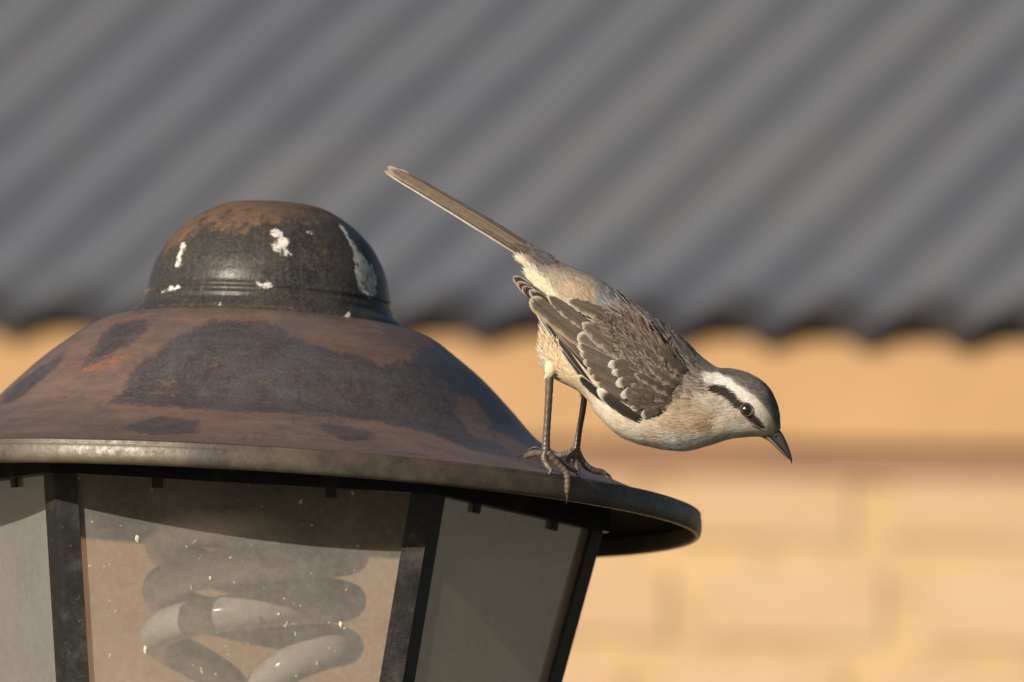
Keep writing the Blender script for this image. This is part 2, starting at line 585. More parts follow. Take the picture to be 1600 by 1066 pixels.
ez = EAVE[2]
PITCH = R(28.5)
slope = -hn * math.cos(PITCH) + hz * math.sin(PITCH)
rnorm = hn * math.sin(PITCH) + hz * math.cos(PITCH)
WAVE = 0.0765
AC = -3.15               # middle of the house along the eave; its right end is just past the picture's edge
BOARD_O = -0.018         # face of the tan board, behind the eave line
WALL_O = -0.034          # face of the wall
SLEN = 3.4
sheet_w = WAVE * 10
k = 0
# corrugated sheets, each lapping the next by one wave
phase = 0.0
a = -sheet_w * 9.8
while a < 0.95:
    n = 10 * 12 + 13
    xs = a + np.arange(n) * WAVE / 12
    lift = 0.0011 * (k % 2)
    pts = []
    for s in (0.0, SLEN):
        for th in (0.0055, 0.0):
            for x in xs:
                w = 0.0102 * math.cos(2 * math.pi * x / WAVE + math.pi)
                pts.append(EAVE + ht * x + slope * s + rnorm * (w + th + lift))
    F = []
    for i in range(n - 1):
        b0, b1, b2, b3 = i, n + i, 2 * n + i, 3 * n + i
        F += [(b0, b0 + 1, b2 + 1, b2), (b1, b3, b3 + 1, b1 + 1), (b0, b1, b1 + 1, b0 + 1)]
    # split near the eave so the darkening towards the drip edge has its own short stretch
    P_ = np.array(pts).reshape(4, n, 3)
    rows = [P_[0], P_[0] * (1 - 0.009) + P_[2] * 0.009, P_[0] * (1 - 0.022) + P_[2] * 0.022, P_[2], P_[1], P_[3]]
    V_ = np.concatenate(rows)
    edge_dark = np.concatenate([np.full(n, 1.0), np.full(n, 0.62), np.zeros(n), np.zeros(n), np.ones(n), np.zeros(n)])
    F = []
    for i in range(n - 1):
        for a0, a1 in ((0, 1), (1, 2), (2, 3)):
            F.append((a0 * n + i, a0 * n + i + 1, a1 * n + i + 1, a1 * n + i))
        F += [(4 * n + i, 5 * n + i, 5 * n + i + 1, 4 * n + i + 1), (i, 4 * n + i, 4 * n + i + 1, i + 1)]
    child_mesh('roof_sheet', V_, F, M_roof, house, HO, attrs={'edge_dark': edge_dark})
    a += sheet_w
    k += 1
# back slope of the roof
ridge = slope * SLEN
back = hn * -math.cos(PITCH) - hz * math.sin(PITCH)
xs = np.linspace(-sheet_w * 9.8, sheet_w * 2.2 + WAVE, 140)
pts = []
for s in (0.002, SLEN):
    for x in xs:
        pts.append(EAVE + ht * x + ridge + back * s)
F = [(i, i + 1, len(xs) + i + 1, len(xs) + i) for i in range(len(xs) - 1)]
child_mesh('roof_back', pts, F, M_roof, house, HO)
# tan board under the eave, standing proud of the wall
btop, bbot = ez - 0.003, ez - 0.0765
V, F = box(hp(AC, BOARD_O - 0.012, (btop + bbot) / 2), ht * 4.15, hn * 0.012, hz * (btop - bbot) / 2)
child_mesh('eave_board', V, F, M_wood, house, HO, smooth=False)
V, F = box(hp(AC, BOARD_O - 0.027, bbot - 0.010), ht * 4.12, hn * 0.014, hz * 0.0155)  # added strip, coloured as the soft shadow band between board and wall
child_mesh('board_shade_strip', V, F, M_shade_strip, house, HO, smooth=False)
# rafters under the sheets (dark gap under the waves)
for i in range(-12, 2):
    x = i * 0.6 + 0.2
    V, F = box(EAVE + ht * x + slope * 1.75 - rnorm * 0.0655, ht * 0.025, slope * 1.65, rnorm * 0.05)
    child_mesh('rafter', V, F, M_soffit, house, HO, smooth=False)
# walls
WH = bbot - 0.004
DEPTH = 2 * SLEN * math.cos(PITCH)
mort = WALL_O - 0.004
V, F = box(hp(AC, mort - 0.1, WH / 2), ht * 4.1, hn * 0.1, hz * WH / 2)
wall = child_mesh('wall', V, F, M_mortar, house, HO, smooth=False)
for sx in (-1, 1):
    lo = [hp(AC + sx * 4.09, mort - 0.2, 0), hp(AC + sx * 4.09, -DEPTH + 0.2, 0), hp(AC + sx * 4.09, -DEPTH + 0.2, WH),
          hp(AC + sx * 4.09, -DEPTH / 2, ez + math.sin(PITCH) * SLEN - 0.12), hp(AC + sx * 4.09, mort - 0.2, WH)]
    V, F = prism(lo, [p - ht * sx * 0.2 for p in lo])
    child_mesh('gable_wall', V, F, M_mortar, house, HO, smooth=False)
V, F = box(hp(AC, -DEPTH + 0.1, WH / 2), ht * 4.1, hn * 0.1, hz * WH / 2)
child_mesh('back_wall', V, F, M_mortar, house, HO, smooth=False)
# bricks: joints recessed, faces a little uneven
ROW, BL, GAP, BH = 0.0718, 0.169, 0.030, 0.051


def brick_mesh(seed):
    rg = np.random.default_rng(seed)
    x, z, t, c = BL / 2 - GAP / 2, BH / 2, 0.0045, 0.0025
    j = lambda: rg.uniform(-0.002, 0.002)
    V, F = [], []
    ring0 = [(-x + j(), -z + j()), (x + j(), -z + j()), (x + j(), z + j()), (-x + j(), z + j())]
    for (px, pz) in ring0:
        V.append(ht * px + hz * pz)
    for (px, pz) in ring0:
        V.append(ht * px + hz * pz + hn * (t - c))
    for (px, pz) in ring0:
        V.append(ht * (px - math.copysign(c, px)) + hz * (pz - math.copysign(c, pz)) + hn * (t + j() * 0.6))
    for b in (0, 4):
        F += [(b + i, b + (i + 1) % 4, b + 4 + (i + 1) % 4, b + 4 + i) for i in range(4)]
    F.append((8, 9, 10, 11))
    me = bpy.data.meshes.new('brick')
    me.from_pydata([tuple(q) for q in V], [], F)
    me.materials.append(M_brick)
    return me


bmeshes = [brick_mesh(s) for s in range(7)]
# the row whose middle shows at about two thirds of the picture's height
zrow = at_depth(1190, 806, DH + 0.09)[2]
arow = (at_depth(1375, 810, DH) - EAVE).dot(ht)
stuffV, stuffF = [], []
for i in range(-2, 32):
    z = zrow - i * ROW
    if z < 0.05 or z + BH / 2 > WH - 0.002:
        continue
    for jx in range(-44, 8):
        x = arow + (jx + (0.5 if i % 2 == 0 else 0.68)) * BL
        if abs(x - AC) > 4.0:
            continue
        P = hp(x, mort, z)
        if i < 11 and -20 <= jx < 6:
            o = bpy.data.objects.new('brick', random.choice(bmeshes))
            o.parent = wall
            o.location = P - HO
            COL.objects.link(o)
        else:
            me = random.choice(bmeshes)
            b = len(stuffV)
            stuffV += [np.array(q.co) + P for q in me.vertices]
            stuffF += [tuple(ii + b for ii in q.vertices) for q in me.polygons]
bs = mesh_obj('far_bricks', stuffV, stuffF, M_brick, wall, origin=HO, smooth=False)
bs['kind'] = 'stuff'

# ---------------------------------------------------------------- lantern
LB = np.array([0, 0, 0.0])
lantern = thing('garden_lantern', 'rusty dark metal garden lantern with a domed hood and dusty glass panes', 'lantern', (0, 0, 0))
U = 1 / KL
LZ = np.array([0, 0, 2.5])

CAP = [(0.01, 449), (20, 448.5), (42, 447), (82, 440), (123, 417), (155, 388), (177, 352), (186, 325), (189, 310), (190, 304),
       (193, 301), (193.5, 297), (191, 294), (193, 289), (196.5, 285), (195, 281), (198, 277), (205, 271), (213, 265), (215, 260), (219, 256.8)]
HOOD = [(205, 255), (222, 257), (264, 244), (306, 216), (348, 183), (391, 141), (433, 98), (470, 75), (510, 57), (560, 36), (620, 15),
        (676, 2.5), (688, 1.0), (692, -0.5)]
WEAR = {
 'D1': [(-16.8, 403), (-24, 459), (-30, 527), (-29.8, 630), (-12.2, 650), (-0.2, 655), (11.5, 655), (23.5, 659), (32.2, 687), (36, 747), (45.2, 760), (60, 740), (84, 700), (100, 640), (110, 560), (100, 400), (70.2, 400), (51.2, 432), (41, 475), (31.3, 500), (25, 481), (18.5, 469), (9.2, 452), (5, 418), (-2.8, 401)],
 'D2': [(-53.8, 410), (-39.5, 398), (-36, 432), (-37, 477), (-42.2, 522), (-46.8, 533), (-47.2, 501)],
 'D3': [(-73.5, 579), (-68.2, 528), (-60.5, 495), (-56.8, 507), (-58.2, 560), (-59.8, 615), (-62.8, 621)],
 'D4': [(-21.2, 763), (-19, 710), (-16.5, 692), (-9.8, 714), (-8.8, 786), (-14.3, 809)],
 'D5': [(10.2, 701), (13, 694), (19.5, 717), (17.5, 766), (13, 779)],
 'E1': [(150, 420), (190, 400), (200, 520), (180, 640), (150, 600)], 'E2': [(-140, 520), (-110, 420), (-95, 500), (-120, 640)],
 'B1': [(49.5, 545), (56.2, 545), (57, 586), (45.2, 685), (42.5, 665), (46.2, 584)],
 'B2': [(52.8, 623), (57.5, 635), (54, 724), (47.5, 767), (44.5, 724)],
 'RED': [(-44.5, 538), (-37.2, 507), (-36.2, 514), (-39.8, 545)],
 'OR': [(-70.5, 218), (-84, 205), (-86, 150), (-76, 118), (-50.3, 138), (-52.5, 177), (-59.8, 214)],
 'RT': [(-180, 125), (-70, 130), (-61.3, 145), (-46, 154), (-29, 172), (-18, 176), (-6.2, 165), (10, 152), (35.5, 130), (63.5, 130), (110, 120), (180, 125), (180, -60), (-180, -60)],
 'W1': [(-1, 173), (1.8, 164), (6.2, 175), (7.3, 186), (9.8, 195), (9.2, 208), (10.8, 218), (5.2, 218), (1.2, 210), (0.5, 201), (3.5, 196), (4, 187), (0.2, 182)],
 'W2': [(53, 140), (55.8, 145), (52.5, 170), (54.8, 191), (58.2, 200), (63.5, 219), (64.5, 247), (60.8, 267), (55.2, 277), (49.5, 265), (46.8, 248), (47.5, 219), (49.8, 186), (50.3, 157)],
 'W3': [(-56, 199), (-52.2, 200), (-49.5, 219), (-48, 239), (-48.8, 245), (-52, 242), (-53.5, 228), (-54.2, 211)],
 'W4': [(-7.5, 266), (-5.5, 264), (-3, 272), (0.2, 266), (2.8, 276), (-1.2, 279), (-4.8, 274)],
 'W5': [(-21.8, 316), (-19.8, 314), (-17.8, 322), (-18, 331)],
 'W6': [(36.8, 314), (37.6, 311), (36.2, 330), (39, 336), (38.8, 340), (34, 332)],
 'W7': [(-60, 284), (-46.2, 274), (-46.2, 277), (-58, 290)],
 'W8': [(21.2, 169), (24, 167), (24.5, 175), (22, 177)],
}


def sdf(poly, az, s, rad):
    """Signed distance (positive inside) on the unrolled metal, in drawing units."""
    P = np.array(poly, float)
    x, y = az, s
    best = np.full(len(az), 1e9)
    inside = np.zeros(len(az), bool)
    kx = np.maximum(rad, 20) * math.pi / 180
    for i in range(len(P)):
        x0, y0 = P[i]
        x1, y1 = P[(i + 1) % len(P)]
        ex, ey = (x1 - x0) * kx, (y1 - y0)
        px, py = (x - x0) * kx, y - y0
        t = np.clip((px * ex + py * ey) / (ex * ex + ey * ey + 1e-9), 0, 1)
        best = np.minimum(best, np.hypot(px - t * ex, py - t * ey))
        cond = ((y0 > y) != (y1 > y))
        xi = x0 + (y - y0) * (x1 - x0) / ((y1 - y0) if abs(y1 - y0) > 1e-9 else 1e-9)
        inside ^= cond & (x < xi)
    return np.where(inside, best, -best)


def profile_dense(prof, step, s0=0.0):
    P = np.array(prof, float)
    n = max(int(np.hypot(*np.diff(P, axis=0).T).sum() / step), 8)
    Q = catmull(P, n * 3)
    s = np.r_[0, np.cumsum(np.hypot(*np.diff(Q, axis=0).T))]
    t = np.linspace(0, s[-1], n)
    return np.stack([np.interp(t, s, Q[:, 0]), np.interp(t, s, Q[:, 1])], -1), t + s0


def wear_fields(az, s, rad, paint, cut, rust, drop):
    mx = lambda names: np.max([sdf(WEAR[q], az, s, rad) for q in names], axis=0) if names else np.full(len(az), -500.0)
    p = mx(paint)
    if cut:
        p = np.minimum(p, -mx(cut))
    return {'paint': p, 'rust': mx(rust), 'drop': mx(drop)}


# cap (dome with two rings)
pc, sc = profile_dense(CAP, 3.2)
na = 560
V, F, az, _ = lathe(pc, na)
S_ = np.repeat(sc, na)
at = wear_fields(az, S_, np.repeat(pc[:, 0], na), [], [], ['RT', 'OR'], ['W1', 'W2', 'W3', 'W4', 'W5', 'W6', 'W7', 'W8'])
dent = 1 + 0.004 * np.sin(np.radians(az) * 3 + 1) * np.clip((S_ - 120) / 200, 0, 1)
V[:, :2] *= dent[:, None]
inner = [(r_ * 0.985, h_ - 4) for r_, h_ in CAP[::-1]]
Vi, Fi, _, _ = lathe(inner, 48)
child_mesh('cap', V * U + LZ, F, M_cap, lantern, LB, attrs=at)
child_mesh('cap_lining', Vi * U + LZ, [f_[::-1] for f_ in Fi], M_inner, lantern, LB)
# hood
ph, sh = profile_dense(HOOD, 5.0, 315)
na = 720
V, F, az, _ = lathe(ph, na)
S_ = np.repeat(sh, na)
at = wear_fields(az, S_, np.repeat(ph[:, 0], na), ['D1', 'D2', 'D3', 'D4', 'D5', 'E1', 'E2'], ['B1', 'B2'], ['RED'], [])
wob = 1.1 * np.sin(np.radians(az) * 2 + 0.6) + 0.8 * np.sin(np.radians(az) * 5 + S_ * 0.01)
V[:, 2] += wob * np.clip((S_ - 330) / 200, 0, 1) * np.clip((880 - S_) / 120, 0, 1)
hood = child_mesh('hood', V * U + LZ, F, M_hood, lantern, LB, attrs=at)
hoodV, hoodF = V * U + LZ, F
Vi, Fi, _, _ = lathe([(690, -10), (620, 5), (560, 26), (508, 47), (466, 65), (428, 88), (386, 131), (343, 173), (301, 206), (260, 234), (205, 250)], 96)
child_mesh('hood_lining', Vi * U + LZ, Fi, M_inner, lantern, LB)
# rolled rim band
rimp, _ = profile_dense([(690.5, -0.8), (694.2, -1.2), (694.8, -4), (693.9, -6.5), (695.4, -9.5), (696.6, -16), (697, -26), (696, -33), (694.5, -36.5), (691, -38.5), (688, -36), (688, -10.5)], 2.5)
V, F, az, _ = lathe(rimp, 480)
rim = child_mesh('rim', V * U + LZ, F, M_rim, lantern, LB)

# glass body: six panes between six angle bars
CORN = [R(q) for q in (29.5, 87, 147, 222, 267, 327)]
ZT, ZB = -38.0, -690.0


def rad_at(z):
    return 560 * (1 + 0.13 * (z - ZT) / 330)


def corner(i, z, extra=0.0):
    q = CORN[i % 6]
    rr = rad_at(z) * (0.965 if i % 6 == 1 else 1.0) + extra
    return np.array([rr * math.sin(q), -rr * math.cos(q), z])


def L2W(v):
    return np.asarray(v) * U + LZ


# collar ring under the hood
V, F = [], []
for i in range(6):
    for (z, e) in ((20, 12), (-40, 14), (-40, -10), (20, -12)):
        q = corner(i, ZT, e)
        V.append((q[0], q[1], z))
for i in range(6):
    for j_ in range(4):
        a_, b_ = i * 4 + j_, i * 4 + (j_ + 1) % 4
        F.append((a_, ((i + 1) % 6) * 4 + j_, ((i + 1) % 6) * 4 + (j_ + 1) % 4, b_))
child_mesh('collar', L2W(V), F, M_black, lantern, LB, smooth=False)

FL = 33.0    # flange width of the bars
for i in range(6):
    t0, t1, b0, b1 = corner(i, ZT - 2), corner(i + 1, ZT - 2), corner(i, ZB), corner(i + 1, ZB)
    nrm = np.cross(t1 - t0, b0 - t0)
    nrm /= np.linalg.norm(nrm)
    if nrm.dot(t0) < 0:
        nrm = -nrm
    e = (t1 - t0) / np.linalg.norm(t1 - t0)
    ins = 10.0
    quad = [t0 + e * ins, t1 - e * ins, b1 - e * ins, b0 + e * ins]
    nx, nz = 10, 12
    V, F = [], []
    for side in (0.0,):
        for jz in range(nz + 1):
            for ix in range(nx + 1):
                u_, w_ = ix / nx, jz / nz
                V.append((quad[0] * (1 - u_) + quad[1] * u_) * (1 - w_) + (quad[3] * (1 - u_) + quad[2] * u_) * w_ - nrm * 6)
    for jz in range(nz):
        for ix in range(nx):
            q = jz * (nx + 1) + ix
            F.append((q, q + 1, q + nx + 2, q + nx + 1))
    pane = child_mesh('glass_pane', L2W(V), F, M_glass, lantern, LB, smooth=False)
    if i == 5:
        for (u_, w_, sx, sz) in ((0.215, 0.142, 4.5, 7.5), (0.235, 0.40, 4, 9), (0.80, 0.315, 4, 6.5), (0.42, 0.225, 3, 4.5), (0.62, 0.30, 3.5, 2.8)):
            cp = (t0 * (1 - u_) + t1 * u_) * (1 - w_) + (b0 * (1 - u_) + b1 * u_) * w_ - nrm * 5.6
            dn_ = (b0 - t0) / np.linalg.norm(b0 - t0)
            V, F = [], []
            for a2 in range(5):
                for k2 in range(12):
                    q2, r2 = 2 * math.pi * k2 / 12, math.cos(a2 / 4 * math.pi / 2) * (1 + 0.18 * math.sin(k2 * 2.3 + u_ * 9))
                    V.append(cp + e * sx * .75 * r2 * math.cos(q2) + dn_ * sz * .75 * r2 * math.sin(q2) * (1.25 if math.sin(q2) > 0 else 0.9) + nrm * 1.6 * math.sin(a2 / 4 * math.pi / 2))
            for a2 in range(4):
                for k2 in range(12):
                    F.append((a2 * 12 + k2, a2 * 12 + (k2 + 1) % 12, (a2 + 1) * 12 + (k2 + 1) % 12, (a2 + 1) * 12 + k2))
            child_mesh('dirt_spot', L2W(V), F, M_spot, pane, LB)
    for fx in (0.27, 0.73):
        cpt = t0 * (1 - fx) + t1 * fx - nrm * 1.0
        dn = (b0 - t0) / np.linalg.norm(b0 - t0)
        V, F = box(cpt + dn * 6, e * 8.5, dn * 8, nrm * 2.0)
        child_mesh('clip', L2W(V), F, M_black, pane, LB, smooth=False)
    # angle bar on corner i: two flanges lying on the two neighbouring panes, a rounded fold between them
    tm1, bm1 = corner(i - 1, ZT - 2), corner(i - 1, ZB)
    e2 = (tm1 - t0) / np.linalg.norm(tm1 - t0)
    n2 = np.cross(tm1 - t0, b0 - t0)
    n2 /= np.linalg.norm(n2)
    if n2.dot(t0) < 0:
        n2 = -n2
    rad_dir = np.array([math.sin(CORN[i]), -math.cos(CORN[i]), 0])
    def sect(p):
        o = 4.5
        return [p + e2 * FL - n2 * 1.5, p + e2 * FL + n2 * o, p + e2 * 5 + n2 * o, p + rad_dir * (o + 0.5) + 0 * e, p + e * 5 + nrm * o, p + e * FL + nrm * o, p + e * FL - nrm * 1.5, p - rad_dir * 4]
    V, F = prism([q + 0 for q in sect(t0 + np.array([0, 0, 1.0]))], sect(b0))
    child_mesh('corner_bar', L2W(V), F, M_black, lantern, LB, smooth=False)

# bottom plate, socket, post
def hexring(z, e):
    return [np.array([*(corner(i, ZB, e)[:2]), z]) for i in range(6)]
V, F = prism(hexring(ZB - 40, -40), hexring(ZB, 14))
child_mesh('base_plate', L2W(V), F, M_black, lantern, LB, smooth=False)
V, F, _, _ = lathe([(0.01, -520), (62, -520), (66, -530), (66, ZB - 2)], 40)
child_mesh('lamp_socket', L2W(V + np.array([6.0, -45.0, 0])), F, M_plastic, lantern, LB)
V, F, _, _ = lathe([(0.01, ZB - 41), (180, ZB - 41), (150, ZB - 120), (95, ZB - 170), (85, ZB - 260), (105, ZB - 280), (105, ZB - 320), (80, ZB - 340),
                    (80, -2.22 / U), (130, -2.3 / U), (150, -2.36 / U), (150, -2.5 / U)], 40)
child_mesh('post', L2W(V), F, M_post, lantern, LB)

# light bulb: a double spiral tube on a plastic base
BSH = np.array([6.0, -45.0, -30.0])
BO = LZ + np.array([0, 0, -520 * U])
bulb = thing('light_bulb', 'white spiral energy saving bulb seen through the front glass of the lantern', 'light bulb', tuple(BO))
RB, RT_, PITCHB = 147.0, 28.5, 143.0


def strand(phi0):
    """One of the two strands, from the base up to the crown."""
    ang0 = 285 + phi0
    z0 = -245.0
    pts = []
    q0 = R(ang0)
    # leg rises from the base and bends outwards into the coil
    qi = R(ang0 + 0)
    pts += [(58 * math.cos(qi), 58 * math.sin(qi) - 0, -440), (62 * math.cos(qi), 62 * math.sin(qi), -345), (76 * math.cos(qi + .05), 76 * math.sin(qi + .05), -292),
            (112 * math.cos(qi + .3), 112 * math.sin(qi + .3), -258)]
    for d in np.arange(42, 492, 14):
        qq = R(ang0 + d)
        pts.append((RB * math.cos(qq), RB * math.sin(qq), z0 + d / 360 * PITCHB))
    zt = z0 + 492 / 360 * PITCHB
    for d, rr_, dz in ((504, 138, 0), (520, 110, 5), (540, 70, 10), (565, 25, 12)):
        qq = R(ang0 + d)
        pts.append((rr_ * math.cos(qq), rr_ * math.sin(qq), zt + dz))
    return np.array(pts)


for ph0 in (0, 180):
    P = strand(ph0)
    V, F = tube(P, [RT_] * len(P), 20, len(P) * 4)
    child_mesh('spiral_tube', L2W(V + BSH), F, M_tube, bulb, BO)
V, F, _, _ = lathe([(0.01, -392), (100, -394), (128, -404), (134, -420), (130, -450), (95, -500), (60, -518.5), (0.01, -518.5)], 48)
child_mesh('bulb_base', L2W(V + BSH), F, M_plastic, bulb, BO)

# ---------------------------------------------------------------- bird
def B(p):
    """Drawing of the bird in its own side plane (x right, y down, z towards the garden side) to world metres."""
    p = np.atleast_2d(np.asarray(p, float))
    if p.shape[1] == 2:
        p = np.c_[p, np.zeros(len(p))]
    return CAM + fwd * D0 + rt * ((p[:, :1] - 800) / K) + upv * ((533 - p[:, 1:2]) / K) - fwd * (p[:, 2:3] / K)


BR = B([(880, 735, 0)])[0]
bird = thing('mockingbird', 'brown and cream mockingbird leaning forward on the lantern rim with its long tail raised', 'bird', tuple(BR))

ST = [  # top x,y, bottom x,y, half width
 (838, 390, 812, 410, 8), (868, 407, 834, 433, 16), (905, 424, 848, 470, 30), (938, 440, 851, 512, 43), (966, 459, 852, 556, 53),
 (1000, 484, 872, 590, 60), (1030, 504, 912, 617, 66), (1058, 526, 940, 654, 68), (1085, 549, 975, 683, 66),
 (1105, 565, 1020, 698, 62), (1123, 575, 1070, 703, 55), (1146, 577, 1110, 695, 49), (1168, 583, 1140, 686, 46),
 (1188, 594, 1164, 683, 42), (1204, 610, 1179, 682, 36), (1215, 634, 1191, 682, 27), (1219, 656, 1197, 682, 18), (1220, 670, 1203, 684, 9)]
NR, NS = 150, 80
stn = catmull(np.array(ST, float), NR)
ctr = np.c_[(stn[:, 0] + stn[:, 2]) / 2, (stn[:, 1] + stn[:, 3]) / 2]
hv = np.c_[(stn[:, 0] - stn[:, 2]) / 2, (stn[:, 1] - stn[:, 3]) / 2]
ang = np.linspace(0, 2 * math.pi, NS, endpoint=False)


def body_pt(t, a):
    """t in 0..NR-1 along the bird (tail to beak), a around (0 = back, pi/2 = garden side)."""
    i = np.clip(t, 0, NR - 1.001).astype(int)
    u = (t - i)[:, None]
    c = ctr[i] * (1 - u) + ctr[i + 1] * u
    h = hv[i] * (1 - u) + hv[i + 1] * u
    w = stn[i, 4] * (1 - u[:, 0]) + stn[i + 1, 4] * u[:, 0]
    ca, sa = np.cos(a), np.sin(a)
    f = np.sign(sa) * np.abs(sa) ** 0.88
    p = c + h * ca[:, None]
    return np.c_[p, w * f]


TT, AA = np.meshgrid(np.arange(NR, dtype=float), ang, indexing='ij')
BP = body_pt(TT.ravel(), AA.ravel())
bF = []
for i in range(NR - 1):
    for k_ in range(NS):
        k2 = (k_ + 1) % NS
        bF.append((i * NS + k_, i * NS + k2, (i + 1) * NS + k2, (i + 1) * NS + k_))
bV = np.vstack([BP, [[*ctr[0], 0]], [[*ctr[-1], 0]]])
for k_ in range(NS):
    k2 = (k_ + 1) % NS
    bF.append((NR * NS, k2, k_))
    bF.append((NR * NS + 1, (NR - 1) * NS + k_, (NR - 1) * NS + k2))

LIGHT = np.array([1.04, 0.955, 0.83])
CP = [  # plumage colour control points: x, y, r, g, b
 (868, 409, 112, 102, 92), (846, 408, 104, 95, 86), (852, 416, 92, 86, 80), (830, 402, 140, 118, 96), (840, 414, 120, 108, 94), (820, 414, 232, 216, 182), (828, 422, 236, 222, 188), (838, 433, 238, 222, 188), (848, 444, 236, 218, 178), (858, 455, 234, 214, 172), (842, 411, 112, 103, 92), (852, 421, 104, 96, 88), (862, 434, 138, 123, 105), (874, 446, 158, 138, 113), (886, 456, 178, 152, 118),
 (858, 430, 128, 117, 103), (868, 445, 160, 144, 120), (846, 420, 108, 100, 90), (880, 424, 124, 110, 96), (900, 435, 146, 129, 110), (925, 447, 148, 131, 112), (898, 458, 184, 156, 120), (925, 468, 176, 150, 117), (946, 447, 142, 131, 118),
 (952, 468, 120, 118, 118), (965, 475, 150, 140, 128), (990, 492, 142, 126, 108), (1040, 525, 120, 108, 98), (1080, 556, 108, 99, 93), (1020, 535, 138, 120, 100), (1050, 560, 128, 112, 96),
 (1070, 590, 150, 132, 112), (1100, 572, 116, 106, 98), (1092, 602, 158, 142, 122), (1075, 635, 190, 165, 132), (1060, 615, 150, 130, 108),
 (850, 500, 205, 184, 156), (860, 520, 226, 206, 172), (872, 545, 230, 198, 152), (858, 578, 246, 234, 208), (880, 575, 235, 205, 160), (900, 592, 236, 210, 168), (925, 620, 238, 214, 172), (950, 655, 241, 224, 194), (1000, 686, 242, 230, 206), (1060, 694, 240, 234, 220), (990, 665, 236, 214, 180),
 (1060, 660, 212, 182, 142), (1100, 685, 240, 233, 217), (1030, 672, 230, 208, 174), (1100, 650, 202, 170, 130), (1085, 665, 214, 186, 148), (1108, 662, 188, 150, 108), (1125, 662, 230, 210, 176), (1150, 672, 240, 229, 206), (1143, 645, 212, 192, 166), (1125, 632, 200, 180, 156), (1108, 622, 206, 188, 158),
 (1170, 664, 228, 210, 182), (1185, 677, 232, 218, 194), (1160, 655, 206, 186, 158), (1180, 668, 222, 206, 180), (1125, 682, 236, 226, 204),
 (1135, 580, 124, 112, 103), (1160, 588, 138, 125, 113), (1185, 604, 136, 124, 113), (1203, 630, 132, 122, 114), (1212, 655, 144, 132, 120), (1110, 585, 122, 111, 102),
]
CPA = np.array(CP, float)
CPL = np.array([lin(*c[2:]) for c in CP]) / LIGHT
BROW = np.array([(1111, 593, 8), (1122, 592, 9.5), (1137, 598, 9), (1150, 609, 8.5), (1166, 618.5, 8), (1180, 631, 8), (1191, 646, 8.5), (1199, 659, 8), (1206, 668, 5.5)], float)
LINE = np.array([(1117, 607, 6), (1130, 609, 8), (1144, 619, 8), (1155, 632, 6.5), (1166, 642, 6), (1176, 653, 6.0), (1186, 662, 5.0), (1193, 668, 3.2)], float)


def band(P, poly):
    best = np.full(len(P), 1e9)
    for i in range(len(poly) - 1):
        a_, b_ = poly[i], poly[i + 1]
        d = b_[:2] - a_[:2]
        t = np.clip(((P[:, :2] - a_[:2]) @ d) / (d @ d), 0, 1)
        q = a_[:2] + t[:, None] * d
        w = a_[2] + t * (b_[2] - a_[2])
        best = np.minimum(best, np.hypot(*(P[:, :2] - q).T) - w)
    return best        # negative inside


def sstep(x, a_, b_):
    t = np.clip((x - a_) / (b_ - a_), 0, 1)
    return t * t * (3 - 2 * t)


def plumage_col(P):
    d2 = ((P[:, None, :2] - CPA[None, :, :2]) ** 2).sum(-1) + 12.0
    w = d2 ** -1.7
    c = (w @ CPL) / w.sum(1)[:, None]
    b = sstep(band(P, BROW), 2.0, -1.5)[:, None]
    tcream = np.clip((P[:, 0] - 1150) / 60, 0, 1)[:, None]
    c = c * (1 - b) + b * ((1 - tcream) * np.array([0.86, 0.83, 0.77]) + tcream * np.array([0.72, 0.64, 0.52]))
    l_ = sstep(band(P, LINE), 1.6, -1.6)[:, None]
    c = c * (1 - l_) + l_ * np.array([0.050, 0.041, 0.036])
    return c


body = child_mesh('body', B(bV), bF, M_down, bird, BR, cols=plumage_col(bV))
bvh = BVHTree.FromPolygons([tuple(q) for q in bV], bF)


def body_z(x, y):
    h = bvh.ray_cast(Vector((x, y, 400)), Vector((0, 0, -1)))
    return h[0].z if h[0] is not None else None


# ---- wing surface
WA, WB = np.array([1040.0, 612.0]), np.array([802.0, 432.0])
wd = (WB - WA) / np.linalg.norm(WB - WA)
wl = np.linalg.norm(WB - WA)
wn_ = np.array([-wd[1], wd[0]])


def wing_z(x, y):
    p = np.array([x, y]) - WA
    s, d = p @ wd / wl, p @ wn_
    z = 73 - 38 * s - (d / 62.0) ** 2 * 16
    if s < 0:
        z -= (s * 6) ** 2 * 18
    b = body_z(x, y)
    if b is not None:
        b += 2.5
        z = 0.5 * (z + b + math.sqrt((z - b) ** 2 + 16))
    if b is not None:
        w = float(sstep(np.array(s), 0.17, 0.0))
        z = z * (1 - w) + (b - 4.0) * w
    return z


WING_POLY = [(803, 432), (838, 444), (890, 467), (930, 485), (962, 516), (995, 548), (1022, 588), (1030, 622), (1028, 646), (1008, 658), (970, 640), (935, 612), (903, 582), (835, 475)]


def in_poly(P, poly):
    x, y = P[:, 0], P[:, 1]
    r_ = np.zeros(len(P), bool)
    for i in range(len(poly)):
        x0, y0 = poly[i]
        x1, y1 = poly[(i + 1) % len(poly)]
        c = (y0 > y) != (y1 > y)
        r_ ^= c & (x < x0 + (y - y0) * (x1 - x0) / ((y1 - y0) if y1 != y0 else 1e-9))
    return r_


BROWN, DARK, PALE, WHITE, BUFF = np.array([.128, .099, .075]), np.array([.040, .032, .027]), np.array([.42, .35, .27]), np.array([.74, .69, .60]), np.array([.36, .265, .165])


